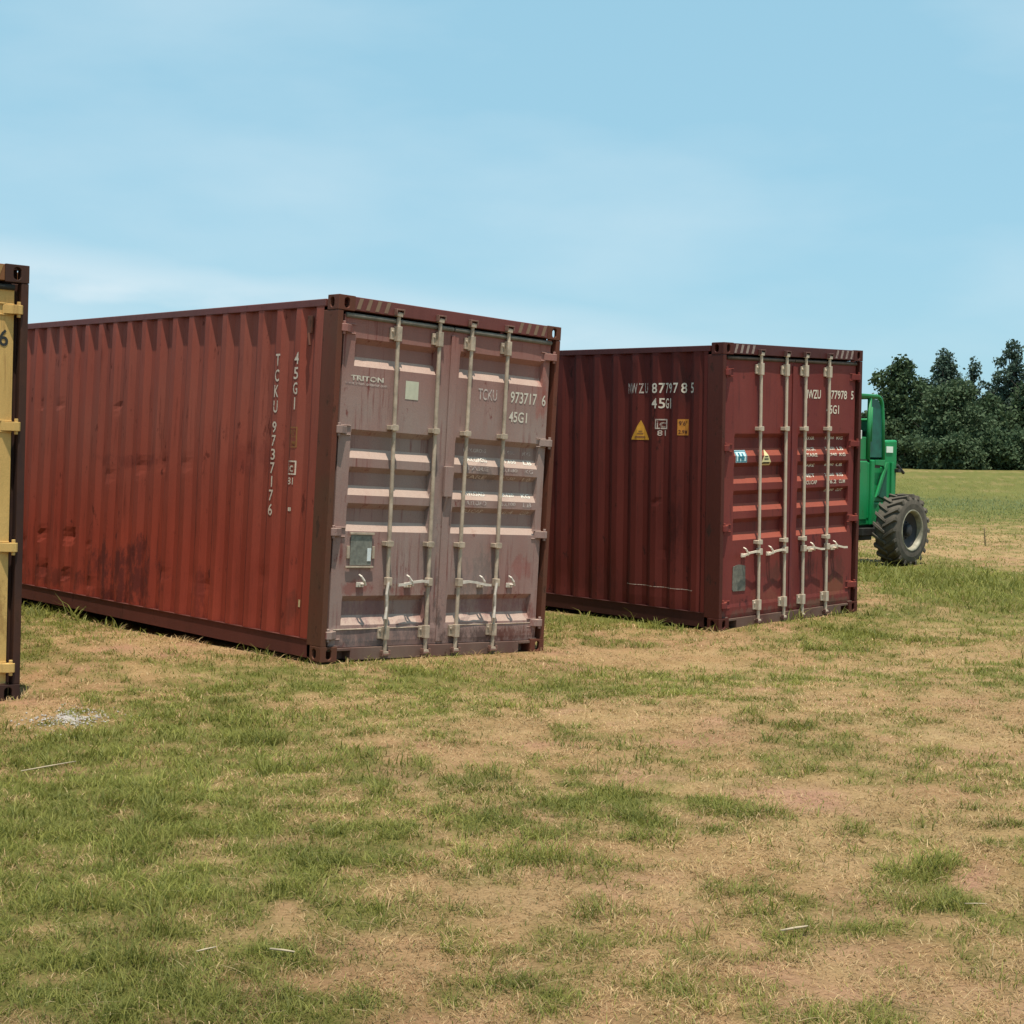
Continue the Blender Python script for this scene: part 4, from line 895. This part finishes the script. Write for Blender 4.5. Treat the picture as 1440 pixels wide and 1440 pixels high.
# loose straw lying about
n = 3400; a = rng.uniform(-.5, .5, n); r_ = np.sqrt(rng.uniform(3.3**2, 15**2, n)); k_ = rng.random(n) < np.clip(4.5/r_, .2, 1); a = a[k_]; r_ = r_[k_]; n = len(a)
x = r_*np.sin(a); y = r_*np.cos(a); ok = ~inside(x, y, .05); x, y = x[ok], y[ok]; n = len(x)
az = rng.uniform(0, math.pi, n); ln = .015+.05*rng.random(n)**2.5; z = terrain(x, y)+.012+.012*rng.random(n)
d = np.stack([np.cos(az)*ln, np.sin(az)*ln, rng.normal(0, .12, n)*ln], 1); wv = np.stack([-np.sin(az), np.cos(az), np.zeros(n)], 1)*(.0006+.0008*rng.random(n))[:, None]; b0 = np.stack([x, y, z], 1)
upv = np.array([0, 0, .0018])
co = np.stack([b0-d-wv, b0-d+wv, b0+wv+upv*2, b0-wv+upv*2, b0+d+wv, b0+d-wv], 1).reshape(-1, 3); bi = np.arange(n)*6
q = np.concatenate([np.stack([bi, bi+1, bi+2, bi+3], 1), np.stack([bi+3, bi+2, bi+4, bi+5], 1)])
me = np_mesh('loose_straw', co, q); set_col(me, np.repeat(np.array([.50, .38, .21])*(.6+.6*rng.random(n))[:, None], 6, 0)); me.materials.append(gm)
o = bpy.data.objects.new('loose_straw', me); COL.objects.link(o); tag(o, 'scattered cut straw lying on the grass', 'straw', kind='stuff')
# grey gravel patch by the yellow container's foot
gxc, gyc = px2w(100, 1003); mb = MB()
for k in range(620):
    a_, r1 = random.uniform(0, 6.28), abs(random.gauss(0, .62)); x_ = gxc+math.cos(a_)*r1*.26+.06*math.sin(a_*3)*r1; y_ = gyc+math.sin(a_)*r1*.36; s_g = random.uniform(.003, .011)
    zz = float(terrain(x_, y_)); vs = []
    for (ux, uy, uz) in ((1,0,0),(0,1,0),(-1,0,0),(0,-1,0),(0,0,1),(0,0,-1)): vs.append((x_+ux*s_g*random.uniform(.7,1.3), y_+uy*s_g*random.uniform(.7,1.3), zz+.006+uz*s_g*.6))
    mb.add(vs, [(0,1,4),(1,2,4),(2,3,4),(3,0,4),(1,0,5),(2,1,5),(3,2,5),(0,3,5)])
o = mb.build('gravel', plain('grey_gravel', (.33, .29, .26), .85, .45, 25)); tag(o, 'small patch of grey gravel near the yellow container', 'gravel', kind='stuff')
# sticks
wood = plain('bleached_wood', (.42, .33, .22), .8, .15, 30)
for (u1, v1, u2, v2, rad, lb) in [(1110,1326,1150,1321,.006,'pale bleached stick lying alone in the lower right grass'), (385,1354,420,1360,.005,'pale stick in the lower left, right one of a pair'), (280,1358,308,1353,.004,'pale stick in the lower left, left one of a pair'), (1370,1285,1402,1287,.003,'thin pale stick near the right edge'), (30,1088,108,1073,.005,'long thin tan stick in the green grass at the left')]:
    (xa, ya), (xb_, yb) = px2w(u1, v1), px2w(u2, v2); za, zb = float(terrain(xa, ya))+.030, float(terrain(xb_, yb))+.034
    mb = MB(); mb.tube([(xa, ya, za), ((xa+xb_)/2, (ya+yb)/2+.002, (za+zb)/2), (xb_, yb, zb)], [rad*.6, rad*.75, rad*.5], 6); o = mb.build('stick', wood, smooth=True); tag(o, lb, 'stick', 'sticks lying in the grass')
# weed stalk standing in the field
xw, yw = px2w(1387, 768); zw = float(terrain(xw, yw)); mb = MB(); mb.tube([(xw, yw, zw), (xw-.015, yw, zw+.18), (xw-.03, yw, zw+.36)], [.014, .012, .006], 6)
for k in range(7): mb.tube([(xw-.01, yw, zw+.06+.04*k), (xw-.01+(.05 if k % 2 else -.05), yw, zw+.10+.04*k)], [.008, .002], 4)
o = mb.build('weed_stalk', plain('dry_weed', (.16, .12, .06), .9)); tag(o, 'single dark dry weed stalk standing in the field right of the machine', 'weed')
